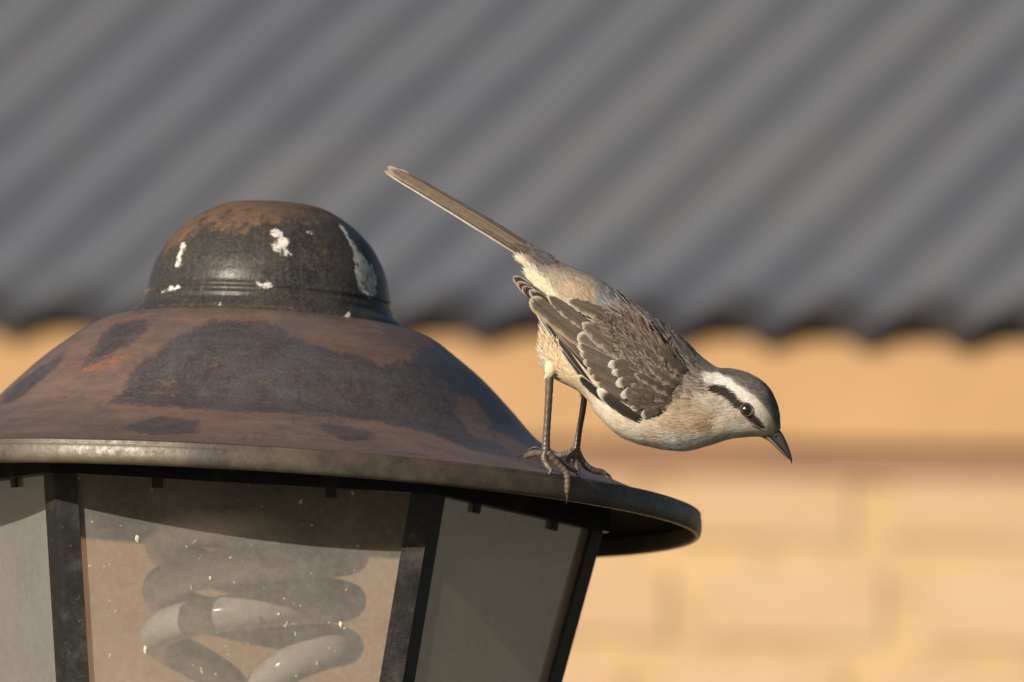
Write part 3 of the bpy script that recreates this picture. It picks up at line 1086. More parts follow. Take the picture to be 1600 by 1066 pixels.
def feather(name, parent, tip, base, width, layer, col=BROWN, fringe=PALE, fside=0, fw=0.28, tipc=None, tipl=0.1, bend=0.0, tround=0.28,
            dark=0.35, mirror=1, zfun=wing_z, nv=30, nu=15, ragged=0.0, tiplift=1.0, seed=0, cant=0.0, sink=1.0, lk=0.62, soft=0.6, point=2.2):
    tip, base = np.array(tip, float), np.array(base, float)
    rg = np.random.default_rng(seed + int(abs(tip.sum() * 7 + width)))
    ax = tip - base
    L = np.linalg.norm(ax)
    d0 = ax / L
    n0 = np.array([-d0[1], d0[0]])
    V, C = [], []
    for iv in range(nv + 1):
        v = iv / nv
        v = 1 - (1 - v) ** 1.25
        c = base + ax * v + n0 * bend * 4 * v * (1 - v)
        w = width / 2 * (0.55 + 0.45 * min(1, v / 0.45))
        if v > 1 - tround:
            q = (v - (1 - tround)) / tround
            w *= math.sqrt(max(0, 1 - q ** point)) * 0.97 + 0.03 * (1 - q)
        for iu in range(nu + 1):
            u = iu / nu * 2 - 1
            rag = 1 + (rg.uniform(-ragged, ragged) if abs(u) > 0.95 else 0)
            p = c + n0 * u * w * rag
            z = zfun(p[0], p[1]) + layer * lk - sink * (layer * lk + 5) * max(0.0, 1 - v / 0.32) ** 1.5 + (1 - u * u) * width * 0.035 + tiplift * v ** 3 + cant * u
            V.append((p[0], p[1], z * mirror))
            sh = 1 - dark * math.exp(-(u / 0.13) ** 2)
            streak = 1 + 0.16 * math.sin(u * 23 + v * 5 + seed) * (0.4 + abs(u))
            cc = col * sh * streak * (0.88 + 0.2 * v)
            uu = (abs(u) if fside == 0 else u * fside) + 0.10 * math.sin(v * 31 + seed * 1.7) * soft + 0.08 * math.sin(v * 67 + seed) * soft
            fe = float(sstep(np.array(uu), 1 - fw * 1.6, 1 - fw * 0.35)) * (0.35 + 0.65 * v)
            cc = cc * (1 - fe) + fringe * fe
            if tipc is not None:
                te = float(sstep(np.array(v + 0.05 * u * u + rg.uniform(-.02, .02)), 1 - tipl * 1.5, 1 - tipl * 0.6))
                cc = cc * (1 - te) + tipc * te
            C.append(cc * rg.uniform(0.93, 1.07))
    F = []
    for iv in range(nv):
        for iu in range(nu):
            q = iv * (nu + 1) + iu
            f_ = (q, q + 1, q + nu + 2, q + nu + 1)
            F.append(f_ if mirror > 0 else f_[::-1])
    return child_mesh(name, B(V), F, M_feather, parent, BR, cols=np.array(C))


def wing_base(mirror):
    # the fleshy fore edge and pad of the folded wing, hidden under its feathers
    nx, V, F, C = 26, [], [], []
    us = np.linspace(0, 1, nx)
    for a_ in us:
        for b_ in np.linspace(-1, 1, 13):
            half = 44 * math.sin(math.pi * min(1, 0.16 + a_ * 0.92)) ** 0.55 * (1 - 0.75 * a_ ** 2)
            p = WA + wd * (a_ * wl * 0.72 - 6) + wn_ * (b_ * half + 2)
            edge = abs(b_) ** 4
            V.append((p[0], p[1], (wing_z(*p) - 0.8 + 5.5 * max(0, 1 - a_ / 0.6) - 9 * edge - (7 if a_ < 0.03 else 0)) * mirror))
            C.append(BROWN * 0.8)
    for i in range(nx - 1):
        for j_ in range(12):
            q = i * 13 + j_
            F.append((q, q + 1, q + 14, q + 13))
    return child_mesh('wing', B(V), F, M_feather, bird, BR, cols=np.array(C))


def build_wing(mirror):
    w = wing_base(mirror)
    fk = dict(parent=w, mirror=mirror)
    # thin outer primaries seen edge-on along the lower edge
    for i, (tp, bs_, wd_, col, fr) in enumerate([
            ((829, 470), (926, 612), 7.5, DARK, WHITE), ((832, 470), (929, 606), 7, DARK, WHITE * .8), ((834, 466), (934, 596), 7, DARK, PALE), ((833, 466), (938, 590), 8, BROWN, PALE)]):
        feather('primary_feather', tip=tp, base=bs_, width=wd_, layer=1 + i * 1.1, col=col, fringe=fr, fside=-1, fw=0.55 if i == 0 else 0.3, bend=-3, tround=0.2, seed=i, **fk)
    # wing tip
    for i, (tp, bs_, wd_) in enumerate([((801.5, 432), (985, 590), 17), ((807.5, 440.5), (985, 592), 17), ((815.5, 448), (985, 594), 17), ((826.5, 453.5), (985, 590), 16)]):
        feather('primary_feather', tip=tp, base=bs_, width=wd_, layer=2.2 + i * 1.6, col=DARK * 0.8, fringe=PALE * 0.95, fside=0, fw=0.085, tipc=PALE, tipl=0.012, tround=0.10, seed=10 + i, bend=3, **fk)
    # tertials
    feather('tertial_feather', tip=(828.5, 466), base=(955, 566), width=27, layer=9, col=BROWN * 0.8, fringe=BUFF * 1.25, fside=-1, fw=0.34, tipc=PALE, tipl=0.035, tround=0.13, seed=20, bend=-2, **fk)
    feather('tertial_feather', tip=(854, 460.5), base=(960, 540), width=20, layer=11, col=BROWN * 0.75, fringe=PALE, fside=-1, fw=0.22, tipc=WHITE * .7, tipl=0.03, tround=0.3, point=1.6, soft=1.3, ragged=.12, seed=21, bend=-2, **fk)
    feather('tertial_feather', tip=(884.5, 468.5), base=(1000, 522), width=23, layer=13, col=BROWN * 0.85, fringe=PALE * 1.05, fside=-1, fw=0.4, tipc=WHITE * .7, tipl=0.035, tround=0.36, point=1.5, soft=1.5, ragged=.2, seed=22, bend=1, **fk)
    feather('tertial_feather', tip=(909, 504), base=(1005, 578), width=26, layer=12.5, col=BROWN * 0.95, fringe=PALE * .9, fside=-1, fw=0.34, tipc=PALE, tipl=0.05, tround=0.34, point=1.5, soft=1.4, ragged=.16, seed=23, bend=-2, **fk)
    # secondaries, a panel of narrow stripes with pale outer edges
    for i, (tp, bs_, wd_) in enumerate([((902, 524), (990, 568), 21), ((903, 536), (992, 580), 17), ((906, 550), (994, 592), 16), ((911, 563), (996, 604), 15), ((917, 575), (998, 614), 14), ((924, 586), (1000, 624), 13), ((932, 597), (1002, 634), 12), ((940, 606), (1004, 642), 10)]):
        feather('secondary_feather', tip=tp, base=bs_, width=wd_, layer=10.5 - i * 0.85, col=(BROWN * (1.05 if i % 2 == 0 else .85)), fringe=PALE * .85, fside=(1 if i else -1), fw=0.24, tipc=PALE * 1.25, tipl=0.05, tround=0.12, bend=2, seed=30 + i, dark=.2, **fk)
    # primary coverts and alula: dark with white edges
    feather('primary_covert', tip=(903.5, 586), base=(962, 636), width=13, layer=6.5, col=DARK * .8, fringe=WHITE, fside=0, fw=0.17, tipc=WHITE, tipl=0.05, tround=0.28, bend=-3, seed=40, **fk)
    feather('primary_covert', tip=(909, 590), base=(962, 630), width=9, layer=7.4, col=DARK * .8, fringe=WHITE * .9, fside=1, fw=0.22, tround=0.3, bend=-2, seed=41, **fk)
    feather('alula_feather', tip=(932.5, 607.5), base=(1026, 666), width=17, layer=7, col=DARK, fringe=WHITE * .9, fside=-1, fw=0.10, tipc=WHITE, tipl=0.10, tround=0.22, bend=-6, seed=42, **fk)
    # white-tipped coverts
    for i, (tp, bs_, wd_) in enumerate([((949, 571), (1010, 572), 19), ((955, 582), (1012, 584), 18), ((961, 600), (1022, 594), 20), ((969, 619), (1030, 606), 20), ((985, 638), (1036, 622), 20), ((1001, 650), (1040, 640), 15)]):
        feather('covert_feather', tip=tp, base=bs_, width=wd_, layer=13.5 - i * 0.5, col=BROWN * .75, fringe=PALE, fside=1, fw=0.16, tipc=WHITE * .72, tipl=0.13, tround=0.36, bend=3, ragged=.2, soft=1.2, dark=.25, seed=50 + i, **fk)
    # scapulars
    SC = [((926, 492), (1004, 548), 23, 15), ((958, 536), (1048, 590), 31, 16), ((938, 512), (1020, 572), 25, 14.6), ((958, 508), (1030, 556), 24, 16.5), ((978, 530), (1050, 578), 24, 17.5), ((985, 556), (1058, 606), 25, 17.2),
          ((944, 488), (1015, 530), 20, 16.2), ((975, 500), (1040, 540), 21, 17.6), ((1000, 530), (1065, 576), 22, 18.5), ((1008, 565), (1070, 608), 22, 18.4), ((990, 584), (1062, 622), 20, 16.8), ((985, 600), (1055, 628), 17, 15.8), ((968, 486), (1030, 520), 18, 17), ((1025, 545), (1080, 590), 20, 19)]
    for i, (tp, bs_, wd_, ly) in enumerate(SC):
        feather('scapular_feather', tip=tp, base=bs_, width=wd_, layer=ly - 3.0, col=BROWN * (0.70 + 0.45 * ((i * 7) % 5) / 5), fringe=PALE * .95, fside=-1 if i % 3 else 0, fw=0.42, tipc=PALE * .62, tipl=0.06, tround=0.55, point=1.5, soft=1.6, ragged=.28, bend=(-1) ** i * 2, seed=70 + i, dark=.18, **fk)
    return w


wing_near = build_wing(1)
wing_far = build_wing(-1)


# ---- small contour feathers: tapered barbs laid along the body towards the tail
def barbs(root, nrm, d, length, width, col, lift, curl=0.35):
    """root, nrm, d: n x 3 in drawing units; returns verts, faces, colours."""
    n = len(root)
    side = np.cross(nrm, d)
    side /= np.linalg.norm(side, axis=1)[:, None] + 1e-9
    V, C = [], []
    L, W = length[:, None], width[:, None]
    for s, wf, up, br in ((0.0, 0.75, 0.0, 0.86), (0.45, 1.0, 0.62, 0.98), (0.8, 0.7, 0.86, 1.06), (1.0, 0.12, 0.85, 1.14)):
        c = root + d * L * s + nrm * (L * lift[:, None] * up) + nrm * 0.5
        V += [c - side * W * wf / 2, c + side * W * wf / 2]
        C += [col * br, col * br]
    V = np.stack(V, 1).reshape(-1, 3)
    C = np.stack(C, 1).reshape(-1, 3)
    b = np.arange(n)[:, None] * 8
    F = np.concatenate([b + np.array([[0, 1, 3, 2]]), b + np.array([[2, 3, 5, 4]]), b + np.array([[4, 5, 7, 6]])], 0)
    return V, F, C


def normals_at(t, a):
    e = 0.05
    p0 = body_pt(t, a)
    dt = body_pt(np.minimum(t + e * 10, NR - 1.01), a) - body_pt(np.maximum(t - e * 10, 0), a)
    da = body_pt(t, a + e) - body_pt(t, a - e)
    nn = np.cross(dt, da)
    nn /= np.linalg.norm(nn, axis=1)[:, None] + 1e-9
    out = p0.copy()
    out[:, :2] -= np.c_[np.interp(t, np.arange(NR), ctr[:, 0]), np.interp(t, np.arange(NR), ctr[:, 1])]
    flip = (nn * out).sum(1) < 0
    nn[flip] *= -1
    dt /= np.linalg.norm(dt, axis=1)[:, None] + 1e-9
    return p0, nn, -dt


def sample_body(n):
    """Points spread evenly over the skin (rejection by ring girth)."""
    g = np.linalg.norm(hv, axis=1) + stn[:, 4]
    sp = np.r_[np.linalg.norm(np.diff(ctr, axis=0), axis=1), 1]
    wgt = g * sp
    i = rng.choice(NR - 1, n, p=wgt[:-1] / wgt[:-1].sum())
    t = i + rng.random(n)
    a_ = rng.random(n) * 2 * math.pi
    return t, a_


def rand_dir(d, nn, amt):
    s = np.cross(nn, d)
    k_ = rng.normal(0, 1, len(d))[:, None] * (amt[:, None] if hasattr(amt, '__len__') else amt)
    q = d + s * k_
    return q / np.linalg.norm(q, axis=1)[:, None]


t, a_ = sample_body(60000)
P0, N0, D_ = normals_at(t, a_)
keep = ~(in_poly(P0, WING_POLY) & (np.abs(P0[:, 2]) > 18))
# leave the eyes and the beak root free
for eye in ((1165.5, 640.0),):
    dd = (P0[:, 0] - eye[0]) ** 2 + (P0[:, 1] - eye[1]) ** 2
    keep &= dd > 11.5 ** 2
tail_side = (P0[:, :2] + D_[:, :2] * 7 - np.array([1165.5, 640.0]))
keep &= (tail_side ** 2).sum(1) > 9.5 ** 2
keep &= P0[:, 0] + P0[:, 1] * 0.35 < 1212 + 0.35 * 676
P0, N0, D_, t, a_ = P0[keep], N0[keep], D_[keep], t[keep], a_[keep]
n = len(P0)
head = sstep(P0[:, 0], 1085, 1135)
vent = sstep(P0[:, 0], 905, 858) * sstep(P0[:, 1], 470, 500)
back = sstep(np.cos(a_), 0.2, 0.6) * (1 - head)
L = (1 - head) * rng.uniform(11, 21, n) + head * rng.uniform(4.5, 8.5, n)
L *= 1 + 0.5 * vent
W = (1 - head) * rng.uniform(0.9, 2.3, n) + head * rng.uniform(0.8, 1.5, n)
L *= rng.uniform(.9, 1.1, n)
lift = rng.uniform(0.02, 0.10, n) + vent * rng.uniform(0.0, 0.3, n) - 0.03 * head
Dq = rand_dir(D_, N0, 0.16 + 0.25 * vent)
colr = plumage_col(P0)
jit = np.exp(rng.normal(0, 0.10 + 0.13 * back, n))[:, None]
# darker shaft streaks on the back and crown
crown = (P0[:, 0] > 1128) & (np.cos(a_) > 0.3)
stk = ((rng.random(n) < np.where(crown, .30, .20)) & ((np.cos(a_) > 0.35)) & (P0[:, 0] > 985))[:, None]
L = np.where(crown & stk[:, 0], L * 1.7, L)
brow_in = (band(P0, BROW) < 3)[:, None]
colr = colr * jit * np.where(stk & ~brow_in, 0.45, 1.0)
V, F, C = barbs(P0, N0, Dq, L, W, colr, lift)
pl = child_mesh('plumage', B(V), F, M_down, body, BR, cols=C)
pl['kind'] = 'stuff'

# mantle feathers: small rounded ones on the back with dark centres
t, a_ = sample_body(2400)
P0, N0, D_ = normals_at(t, a_)
k_ = (P0[:, 0] > 955) & (P0[:, 0] < 1085) & (np.cos(a_) > 0.12)
P0, N0, D_ = P0[k_], N0[k_], D_[k_]
k_ = ~(in_poly(P0, WING_POLY) & (np.abs(P0[:, 2]) > 18))
P0, N0, D_ = P0[k_], N0[k_], D_[k_]
order = np.argsort(-P0[:, 0])
P0, N0, D_ = P0[order], N0[order], D_[order]
V, F, C = [], [], []
for i in range(len(P0)):
    L_, W_ = rng.uniform(13, 22), rng.uniform(4.0, 6.8)
    d = rand_dir(D_[i:i + 1], N0[i:i + 1], 0.14)[0]
    s = np.cross(N0[i], d)
    base_c = plumage_col(P0[i:i + 1])[0] * rng.uniform(0.85, 1.15)
    b = len(V)
    for v, wf in ((0, .6), (.35, 1), (.7, .85), (.9, .5), (1, .12)):
        for u in (-1, -.5, 0, .5, 1):
            V.append(P0[i] + d * L_ * v + s * u * W_ / 2 * wf + N0[i] * (1.6 + 2.0 * v + 0.9 * (1 - u * u) + rng.uniform(-.2, .2)))
            e = min(1, max(abs(u) ** 2 * 0.9, (v - .7) * 2.4))
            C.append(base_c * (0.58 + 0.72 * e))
    for r_ in range(4):
        for q in range(4):
            F.append((b + r_ * 5 + q, b + r_ * 5 + q + 1, b + r_ * 5 + q + 6, b + r_ * 5 + q + 5))
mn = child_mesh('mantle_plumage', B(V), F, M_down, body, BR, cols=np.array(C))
mn['kind'] = 'stuff'

# downy lesser coverts at the bend of the wing, and soft bases between the scapulars
def wing_barbs(parent, mirror):
    pts, cols_, Ls, Ws, lf = [], [], [], [], []
    rg = np.random.default_rng(3)
    def put(x, y, c, l_, w_, layer, li):
        s_ = ((x - WA[0]) * wd[0] + (y - WA[1]) * wd[1]) / wl
        layer = 1.0 + layer * min(1, max(0, (s_ + 0.10) / 0.22))
        bz = body_z(x, y)
        if bz is None or wing_z(x, y) - bz > 7:
            return
        pts.append((x, y, (wing_z(x, y) + layer)))
        cols_.append(c)
        Ls.append(l_)
        Ws.append(w_)
        lf.append(li)
    for i in range(2600):
        q, rr_ = rg.uniform(0, 2 * math.pi), math.sqrt(rg.random())
        x, y = 1024 + 34 * rr_ * math.cos(q) - 3, 624 + 27 * rr_ * math.sin(q) + (0.25 * 34 * rr_ * math.cos(q)) * -0.3
        c = BROWN * rg.uniform(0.62, 1.15) * (0.9 if rg.random() < .6 else 1.35)
        dome = 8 * (1 - rr_ ** 2)
        put(x, y, c, rg.uniform(7, 13), rg.uniform(1.6, 3.2), 6.0 + dome * .8, rg.uniform(.02, .2))
    for i in range(800):
        u_, v_ = rg.random(), rg.random()
        x = 1000 + 70 * u_ - 12 * v_
        y = 528 + 52 * u_ + 66 * v_ * (0.5 + u_ * .4)
        c = BROWN * rg.uniform(0.9, 1.45)
        put(x, y, c, rg.uniform(10, 17), rg.uniform(1.5, 3.0), 8.5 - 2 * v_, rg.uniform(.0, .12))
    for i in range(620):
        u_, v_ = rg.random(), rg.random()
        x, y = 945 + 110 * u_ - 10 * v_, 490 + 92 * u_ + 46 * v_ * (0.4 + u_)
        c = BROWN * (rg.uniform(0.5, 1.0) if rg.random() < .5 else rg.uniform(1.4, 2.6))
        put(x, y, c, rg.uniform(9, 18), rg.uniform(0.9, 1.9), 10.5 - 3 * v_, rg.uniform(.0, .08))
    for i in range(200):
        put(1028 + rg.normal(0, 10), 512 + rg.normal(0, 6), BROWN * rg.uniform(0.8, 1.7), rg.uniform(10, 16), rg.uniform(1.2, 2.6), 2.0, rg.uniform(.0, .08))
    for i in range(160):
        put(1052 + rg.normal(0, 7), 582 + rg.normal(0, 7), BROWN * rg.uniform(0.7, 1.6), rg.uniform(10, 16), rg.uniform(1.2, 2.6), 12.5, rg.uniform(.0, .08))
    for i in range(1000):
        v_ = rg.random()
        x, y = 985 + 92 * v_ + rg.normal(0, 10), 500 + 108 * v_ + rg.normal(0, 10)
        put(x, y, BROWN * (rg.uniform(0.5, 1.0) if rg.random() < .4 else rg.uniform(1.2, 2.3)), rg.uniform(15, 27), rg.uniform(0.9, 1.9), 8, rg.uniform(.0, .08))
    pts_ = np.array(pts)
    nn = np.tile(np.array([0.05, 0.05, 1.0]), (len(pts_), 1))
    nn /= np.linalg.norm(nn, axis=1)[:, None]
    dirs = np.tile(np.array([wd[0], wd[1], 0.02]), (len(pts_), 1))
    s = np.cross(nn, dirs)
    dirs = dirs + s * rg.normal(0, 0.28, len(pts_))[:, None]
    dirs /= np.linalg.norm(dirs, axis=1)[:, None]
    # follow the wing's surface at the tip of each barb
    V, F, C = barbs(pts_, nn, dirs, np.array(Ls), np.array(Ws), np.array(cols_), np.array(lf))
    V[:, 2] *= mirror
    o = child_mesh('lesser_coverts', B(V), F, M_down, parent, BR, cols=C)
    o['kind'] = 'stuff'


wing_barbs(wing_near, 1)
wing_barbs(wing_far, -1)

# ---- tail
TB, TT_ = np.array([856.0, 414.0]), np.array([604.0, 262.5])
td = (TT_ - TB) / np.linalg.norm(TT_ - TB)
tn = np.array([-td[1], td[0]])
tn = tn if tn[1] < 0 else -tn           # upward
V, F = tube([(*(TB - td * 10), 0), (*(TB + td * 14), 0), (*(TB + td * 44), 0), (*(TB + td * 70), 0)], [9, 11, 9, 3], 14, 20)
tailm = child_mesh('tail', B(V), F, M_feather, bird, BR, cols=np.tile(BROWN * .8, (len(V), 1)))
LT = np.linalg.norm(TT_ - TB)
TF = [  # offset at base, offset at tip, width, length factor, z, colour, fringe, fringe side, fringe width
 (9.5, 6.0, 12, 0.90, -6, np.array([.062, .055, .050]), DARK, 0, .2), (8, 6.5, 10, 0.945, -3.0, np.array([.078, .066, .057]), PALE * .5, 1, .15),
 (3.4, 2.2, 12.0, 1.0, 4, np.array([.20, .150, .106]), PALE * .8, -1, .16), (-3.4, -1.2, 8, 0.975, 2.6, np.array([.125, .094, .07]), PALE * .8, -1, .3),
 (-7.4, -3.4, 7, 0.99, 1.6, np.array([.14, .105, .078]), DARK * .8, -1, .4), (-11.2, -5.8, 7, 1.006, 1.0, np.array([.22, .165, .12]), WHITE, -1, .8),
 (-4, -2, 12, .97, -12, BROWN, PALE * .7, -1, .3), (4, 2, 14, .97, -10, BROWN, DARK, 1, .3)]
for i, (o0, o1, w_, lf_, z_, col_, fr_, fs_, fw_) in enumerate(TF):
    b_ = TB + tn * o0 - td * 16
    e_ = TB + td * LT * lf_ + tn * o1
    # up is the positive side of n0 when it points upward
    ax = e_ - b_
    n0 = np.array([-ax[1], ax[0]])
    sgn = 1 if n0 @ tn > 0 else -1
    feather('tail_feather', tailm, tip=e_, base=b_, width=w_, layer=z_, col=col_, fringe=fr_, fside=fs_ * sgn, fw=fw_, tipc=PALE if i not in (0,) else None, tipl=0.025, tround=0.06,
            bend=sgn * 1.5, zfun=lambda x, y: 0.0, nv=34, nu=9, dark=.2, seed=100 + i, ragged=.05, cant=-0.8 * sgn, sink=0.0, lk=1.0)
# undertail wedge and rump tufts
pts, cl, Ls, Ws, lf, dr_ = [], [], [], [], [], []
rg = np.random.default_rng(11)
for i in range(900):
    v = rg.random()
    c0 = np.array([838.0, 430.0]) * (1 - v) + np.array([862.0, 456.0]) * v
    p = c0 + np.array([rg.normal(0, 3 + v), rg.normal(0, 2 + v)])
    pts.append((p[0] - 1, p[1] + 2.5, rg.uniform(-6, 7 + 18 * v)))
    cl.append(lin(232, 216, 178) / LIGHT * rg.uniform(.85, 1.1))
    Ls.append(rg.uniform(13, 22) + 6 * (rg.random() < .15))
    Ws.append(rg.uniform(1.2, 2.6))
    lf.append(rg.uniform(0, .05))
    dr_.append((-0.80, -0.60 + rg.normal(0, .05), 0))
for i in range(500):
    p = np.array([rg.normal(862, 9), 0])
    p[1] = 414 + (p[0] - 862) * 0.62 + rg.normal(0, 5)
    pts.append((p[0], p[1], rg.uniform(6, 15)))
    cl.append(lin(100, 92, 84) / LIGHT * rg.uniform(.6, 1.35))
    Ls.append(rg.uniform(14, 26))
    Ws.append(rg.uniform(1.4, 2.8))
    lf.append(rg.uniform(0, .05))
    dr_.append((-0.85, -0.52 + rg.normal(0, .06), 0))
pts, dr_ = np.array(pts), np.array(dr_)
nn = np.tile(np.array([0, 0, 1.0]), (len(pts), 1))
V, F, C = barbs(pts, nn, dr_ / np.linalg.norm(dr_, axis=1)[:, None], np.array(Ls), np.array(Ws), np.array(cl), np.array(lf))
tc = child_mesh('tail_coverts', B(V), F, M_down, tailm, BR, cols=C)
tc['kind'] = 'stuff'

# ---- eyes
def sphere(c, r_, sx=1, sy=1, sz=1, n1=24, n2=32):
    V, F = [], []
    for i in range(n1 + 1):
        for j_ in range(n2):
            p, q = math.pi * i / n1, 2 * math.pi * j_ / n2
            V.append((c[0] + r_ * sx * math.sin(p) * math.cos(q), c[1] + r_ * sy * math.sin(p) * math.sin(q), c[2] + r_ * sz * math.cos(p)))
    for i in range(n1):
        for j_ in range(n2):
            F.append((i * n2 + j_, i * n2 + (j_ + 1) % n2, (i + 1) * n2 + (j_ + 1) % n2, (i + 1) * n2 + j_))
    return np.array(V), F


ez_ = body_z(1165.5, 640)
for sgn in (1, -1):
    c = (1165.5, 640, (ez_ - 4.2))
    V, F = sphere(c, 9.6, 0.95, 1.05, 0.95)
    rr_ = np.hypot(V[:, 0] - c[0], V[:, 1] - c[1])
    col_ = np.where((rr_ < 5.4)[:, None], np.array([.004, .004, .004]), np.where((rr_ < 8.2)[:, None], np.array([.040, .024, .012]), np.array([.02, .015, .012])))
    V[:, 2] *= sgn
    child_mesh('eye', B(V), F, M_eye, bird, BR, cols=col_)
    # eyelid ring
    ring = [(1165.5 + 9.3 * math.cos(q), 640 + 10.2 * math.sin(q), (ez_ + 1.2)) for q in np.linspace(0, 2 * math.pi, 25)]
    V, F = tube(ring, [0.8] * 25, 8, 60)
    V[:, 2] *= sgn
    child_mesh('eyelid', B(V), F, M_horn, bird, BR, cols=np.tile(np.array([.09, .075, .06]), (len(V), 1)))

# ---- beak
def loft(tops, bots, halfw, n, ns, z0=0.0):
    T_, B_ = catmull(np.array(tops, float), n), catmull(np.array(bots, float), n)
    w = catmull(np.array(halfw, float)[:, None], n)[:, 0]
    V, F = [], []
    for i in range(n):
        c, h = (T_[i] + B_[i]) / 2, (T_[i] - B_[i]) / 2
        for k2 in range(ns):
            q = 2 * math.pi * k2 / ns
            p = c + h * math.cos(q)
            V.append((p[0], p[1], z0 + w[i] * math.sin(q)))
    for i in range(n - 1):
        for k2 in range(ns):
            k3 = (k2 + 1) % ns
            F.append((i * ns + k2, i * ns + k3, (i + 1) * ns + k3, (i + 1) * ns + k2))
    F.append(tuple(range(ns))[::-1])
    F.append(tuple((n - 1) * ns + q for q in range(ns)))
    return np.array(V), F


V, F = loft([(1205, 658), (1216, 669), (1224, 680), (1230.5, 694), (1235.5, 708), (1237.8, 718), (1237.5, 725)],
            [(1186, 668), (1197, 677), (1208, 688.5), (1219, 700), (1228.5, 711), (1234.5, 719), (1236.8, 725)], [13, 11, 8.8, 6.5, 4.2, 2.4, .5], 36, 20)
kf = np.clip((V[:, 1] - 665) / 50, 0, 1)[:, None]
cb = (1 - kf) * np.array([.075, .070, .068]) + kf * np.array([.032, .031, .033])
beak = child_mesh('beak', B(V), F, M_horn, bird, BR, cols=cb)
V, F = loft([(1187, 667), (1199, 675), (1210.5, 686), (1221, 698), (1229.5, 709.5), (1234, 716.5)],
            [(1183, 681), (1192, 684.8), (1203.5, 691.8), (1215, 703), (1226, 713), (1233, 719)], [11.4, 9.6, 7.2, 5.0, 2.8, .8], 30, 16)
kf = np.clip((V[:, 0] - 1188) / 40, 0, 1)[:, None]
child_mesh('lower_mandible', B(V), F, M_horn, beak, BR, cols=(1 - kf) * np.array([.25, .215, .175]) + kf * np.array([.09, .08, .075]))
for sgn in (1, -1):
    V, F = sphere((1212, 681, 8.6), 2.6, 1.0, 1.25, .5, 10, 14)
    V[:, 2] *= sgn
    child_mesh('nostril', B(V), F, M_horn, beak, BR, cols=np.tile(np.array([.008, .008, .008]), (len(V), 1)))
    V, F = tube([(1196, 676.5, 11.8), (1208, 688, 8.9), (1219, 699.5, 6.0), (1228.5, 710.3, 3.5), (1234, 717.5, 1.6)], [.55, .7, .65, .5, .3], 8, 30)
    V[:, 2] *= sgn
    child_mesh('bill_edge', B(V), F, M_horn, beak, BR, cols=np.tile(np.array([.012, .011, .011]), (len(V), 1)))
    # gape line back from the corner of the beak
    V, F = tube([(1173, 664, (body_z(1173, 664) or 20) + .6), (1180, 667, (body_z(1180, 667) or 18) + .7), (1188, 671.5, (body_z(1188, 671.5) or 14) + .9), (1198, 678, 11.2)], [.5, .9, 1.0, .8], 8, 20)
    V[:, 2] *= sgn
    child_mesh('gape', B(V), F, M_horn, beak, BR, cols=np.tile(np.array([.03, .026, .024]), (len(V), 1)))

# ---- legs
TANC, GREYC, CLAWC = np.array([.20, .155, .11]), np.array([.085, .072, .062]), np.array([.035, .030, .027])


def leg(tarsus, rt_, toes, z0, feather_c):
    V, F = tube(tarsus, rt_, 14, 46, 0.035, 1.6)
    c = np.where((np.sin(np.arange(len(V)) * 0.45) > .2)[:, None], GREYC * .9, TANC * .62)
    lg = child_mesh('leg', B(V), F, M_leg, bird, BR, cols=c)
    for path, rad_, claw, crad in toes:
        V, F = tube(path, rad_, 12, 34, 0.04, 1.9)
        n_ = len(V)
        c = np.tile(GREYC, (n_, 1))
        lo = np.sin(np.arange(n_) // 12 * 1.9)[:, None] > 0.1
        c = np.where(lo, TANC * .85, GREYC)
        child_mesh('toe', B(V), F, M_leg, lg, BR, cols=c)
        V, F = tube(claw, crad, 10, 20)
        child_mesh('claw', B(V), F, M_horn, lg, BR, cols=np.tile(CLAWC * (2.6 if claw is claw and crad[0] > 2.3 else 1.2), (len(V), 1)))
    # feathered thigh around the top of the leg
    x, y, z = tarsus[0]
    V, F = tube([(x + 17, y - 34, z * .5), (x + 8, y - 15, z * .75), (x + 1.5, y + 1, z), (x - 0.5, y + 8, z)], [20, 15.5, 10.5, 6.6], 18, 22)
    th = child_mesh('thigh', B(V), F, M_down, lg, BR, cols=np.tile(feather_c, (len(V), 1)))
    rg_ = np.random.default_rng(5)
    nb = 900
    cen = np.array([x, y, z])
    s_ = rg_.random(nb)
    q_ = rg_.uniform(0, 2 * math.pi, nb)
    axp = np.array([17 * (1 - s_) ** 1.2, -34 * (1 - s_) + 2 * s_, -z * .5 * (1 - s_)]).T + cen
    rr_ = 17 * (1 - s_) ** .8 + 7.0 * s_
    nn_ = np.c_[np.cos(q_), 0.25 + 0 * q_, np.sin(q_)]
    nn_ /= np.linalg.norm(nn_, axis=1)[:, None]
    dd_ = np.tile(np.array([-0.38, 0.92, 0.0]), (nb, 1))
    dd_ -= nn_ * (dd_ * nn_).sum(1)[:, None] * 0.8
    dd_ += rg_.normal(0, .12, dd_.shape)
    dd_ /= np.linalg.norm(dd_, axis=1)[:, None]
    V, F, C = barbs(axp + nn_ * rr_[:, None] * 0.92, nn_, dd_, rg_.uniform(6, 13, nb), rg_.uniform(1.2, 2.6, nb), np.tile(feather_c, (nb, 1)) * rg_.uniform(.8, 1.12, nb)[:, None], rg_.uniform(0, .14, nb))
    o = child_mesh('thigh_plumage', B(V), F, M_down, lg, BR, cols=C)
    o['kind'] = 'stuff'


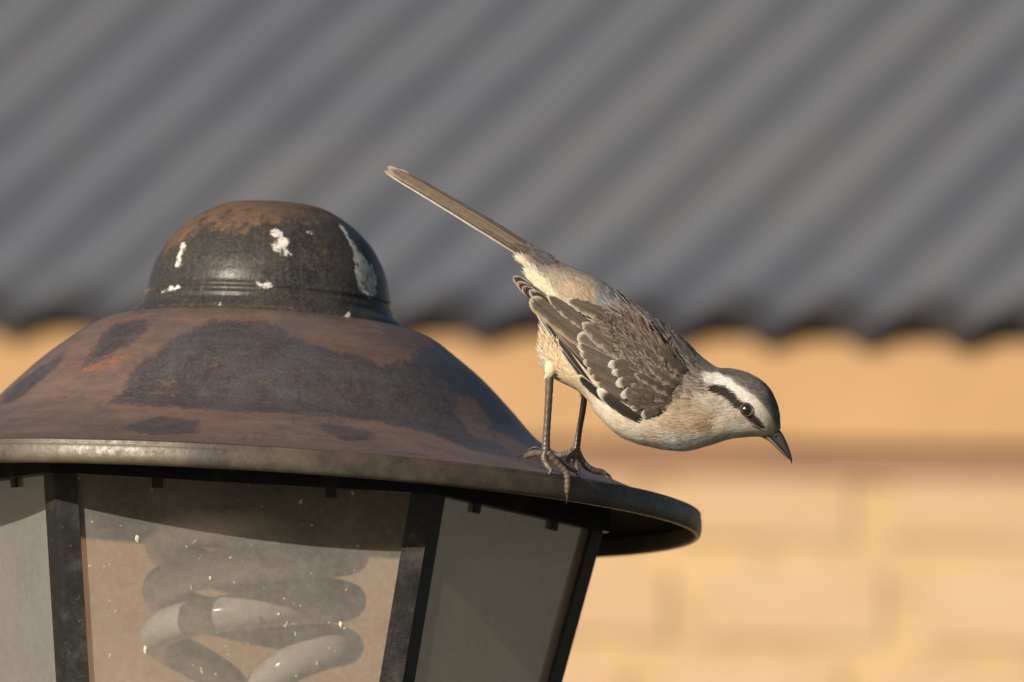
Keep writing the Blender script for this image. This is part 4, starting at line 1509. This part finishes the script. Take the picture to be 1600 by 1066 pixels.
CREAM = lin(232, 210, 172) / LIGHT
ZN, ZF = 24, -45
leg([(859, 578, ZN), (858, 610, ZN), (856, 645, ZN), (854, 675, ZN), (853, 694, ZN), (853, 708, ZN)], [6.8, 6.2, 5.9, 5.9, 6.6, 7.6],
    [([(853, 704, 24), (846, 708, 14), (836, 708, 0), (826, 711, -14), (821, 714, -22)], [5, 5, 5.4, 5, 3.5], [(824, 711, -18), (816, 711, -24), (811, 713, -28), (808, 718, -32)], [2.0, 1.7, 1.1, .3]),
     ([(852, 706, 26), (850, 715, 27), (853, 724, 29), (858, 731, 32), (862, 735, 34)], [5.4, 5.4, 4.8, 4.6, 3.4], [(862, 734, 35), (859, 739, 36), (855, 743, 37), (850, 745, 38)], [2.6, 2.3, 1.5, .4]),
     ([(856, 706, 26), (865, 717, 24), (875, 728, 20), (883, 736, 20), (886.5, 747, 20), (886.5, 760, 20), (886, 771, 19)], [5.8, 5.4, 5, 4.8, 4.9, 4.8, 3.6], [(886, 769, 19), (886.5, 777, 17), (885.5, 783, 13), (883.5, 788, 8)], [2.6, 2.1, 1.4, .4]),
     ([(853, 706, 22), (862, 713, 16), (874, 720, 8), (886, 728, 2), (894, 735, -4)], [5, 4.6, 4.4, 4.2, 3], [(892, 734, -3), (898, 737, -6), (902, 742, -8), (903, 747, -9)], [2.0, 1.8, 1.2, .3])], ZN, CREAM)
leg([(915, 606, ZF), (911, 640, ZF), (906, 668, ZF), (902.5, 690, ZF), (900, 706, ZF)], [5.4, 5.0, 4.9, 5.4, 6.8],
    [([(900, 702, ZF), (891, 707, -52), (880, 711, -62), (869, 712, -72), (858, 712, -82)], [5.4, 5.2, 4.8, 4.6, 3.2], [(847, 703.5, -84), (838, 699.5, -86), (830, 701, -88), (824.5, 706, -88)], [1.6, 1.9, 1.3, .4]),
     ([(901, 703, ZF + 1), (908, 718, -44), (918, 730, -47), (930, 736, -54), (940, 738, -60), (947, 742, -62)], [5.8, 5.4, 5.2, 5, 4.9, 3.6], [(945, 740, -62), (952, 744, -65), (956, 751, -67), (957.5, 759, -70)], [2.7, 2.3, 1.5, .4]),
     ([(899, 704, ZF + 2), (899, 714, -36), (900, 725, -24), (902, 735, -12)], [5.4, 5, 4.6, 3.4], [(902, 734, -12), (905, 738, -11), (906, 744, -11), (905, 749, -11)], [2.2, 1.8, 1.2, .3]),
     ([(898, 704, ZF + 2), (890, 714, -30), (885, 723, -14), (881, 732, 2)], [5, 4.8, 4.4, 3.2], [(882, 730, 2), (880, 735, 6), (879, 740, 10), (880, 745, 11)], [2.0, 1.7, 1.1, .3])], ZF, CREAM)
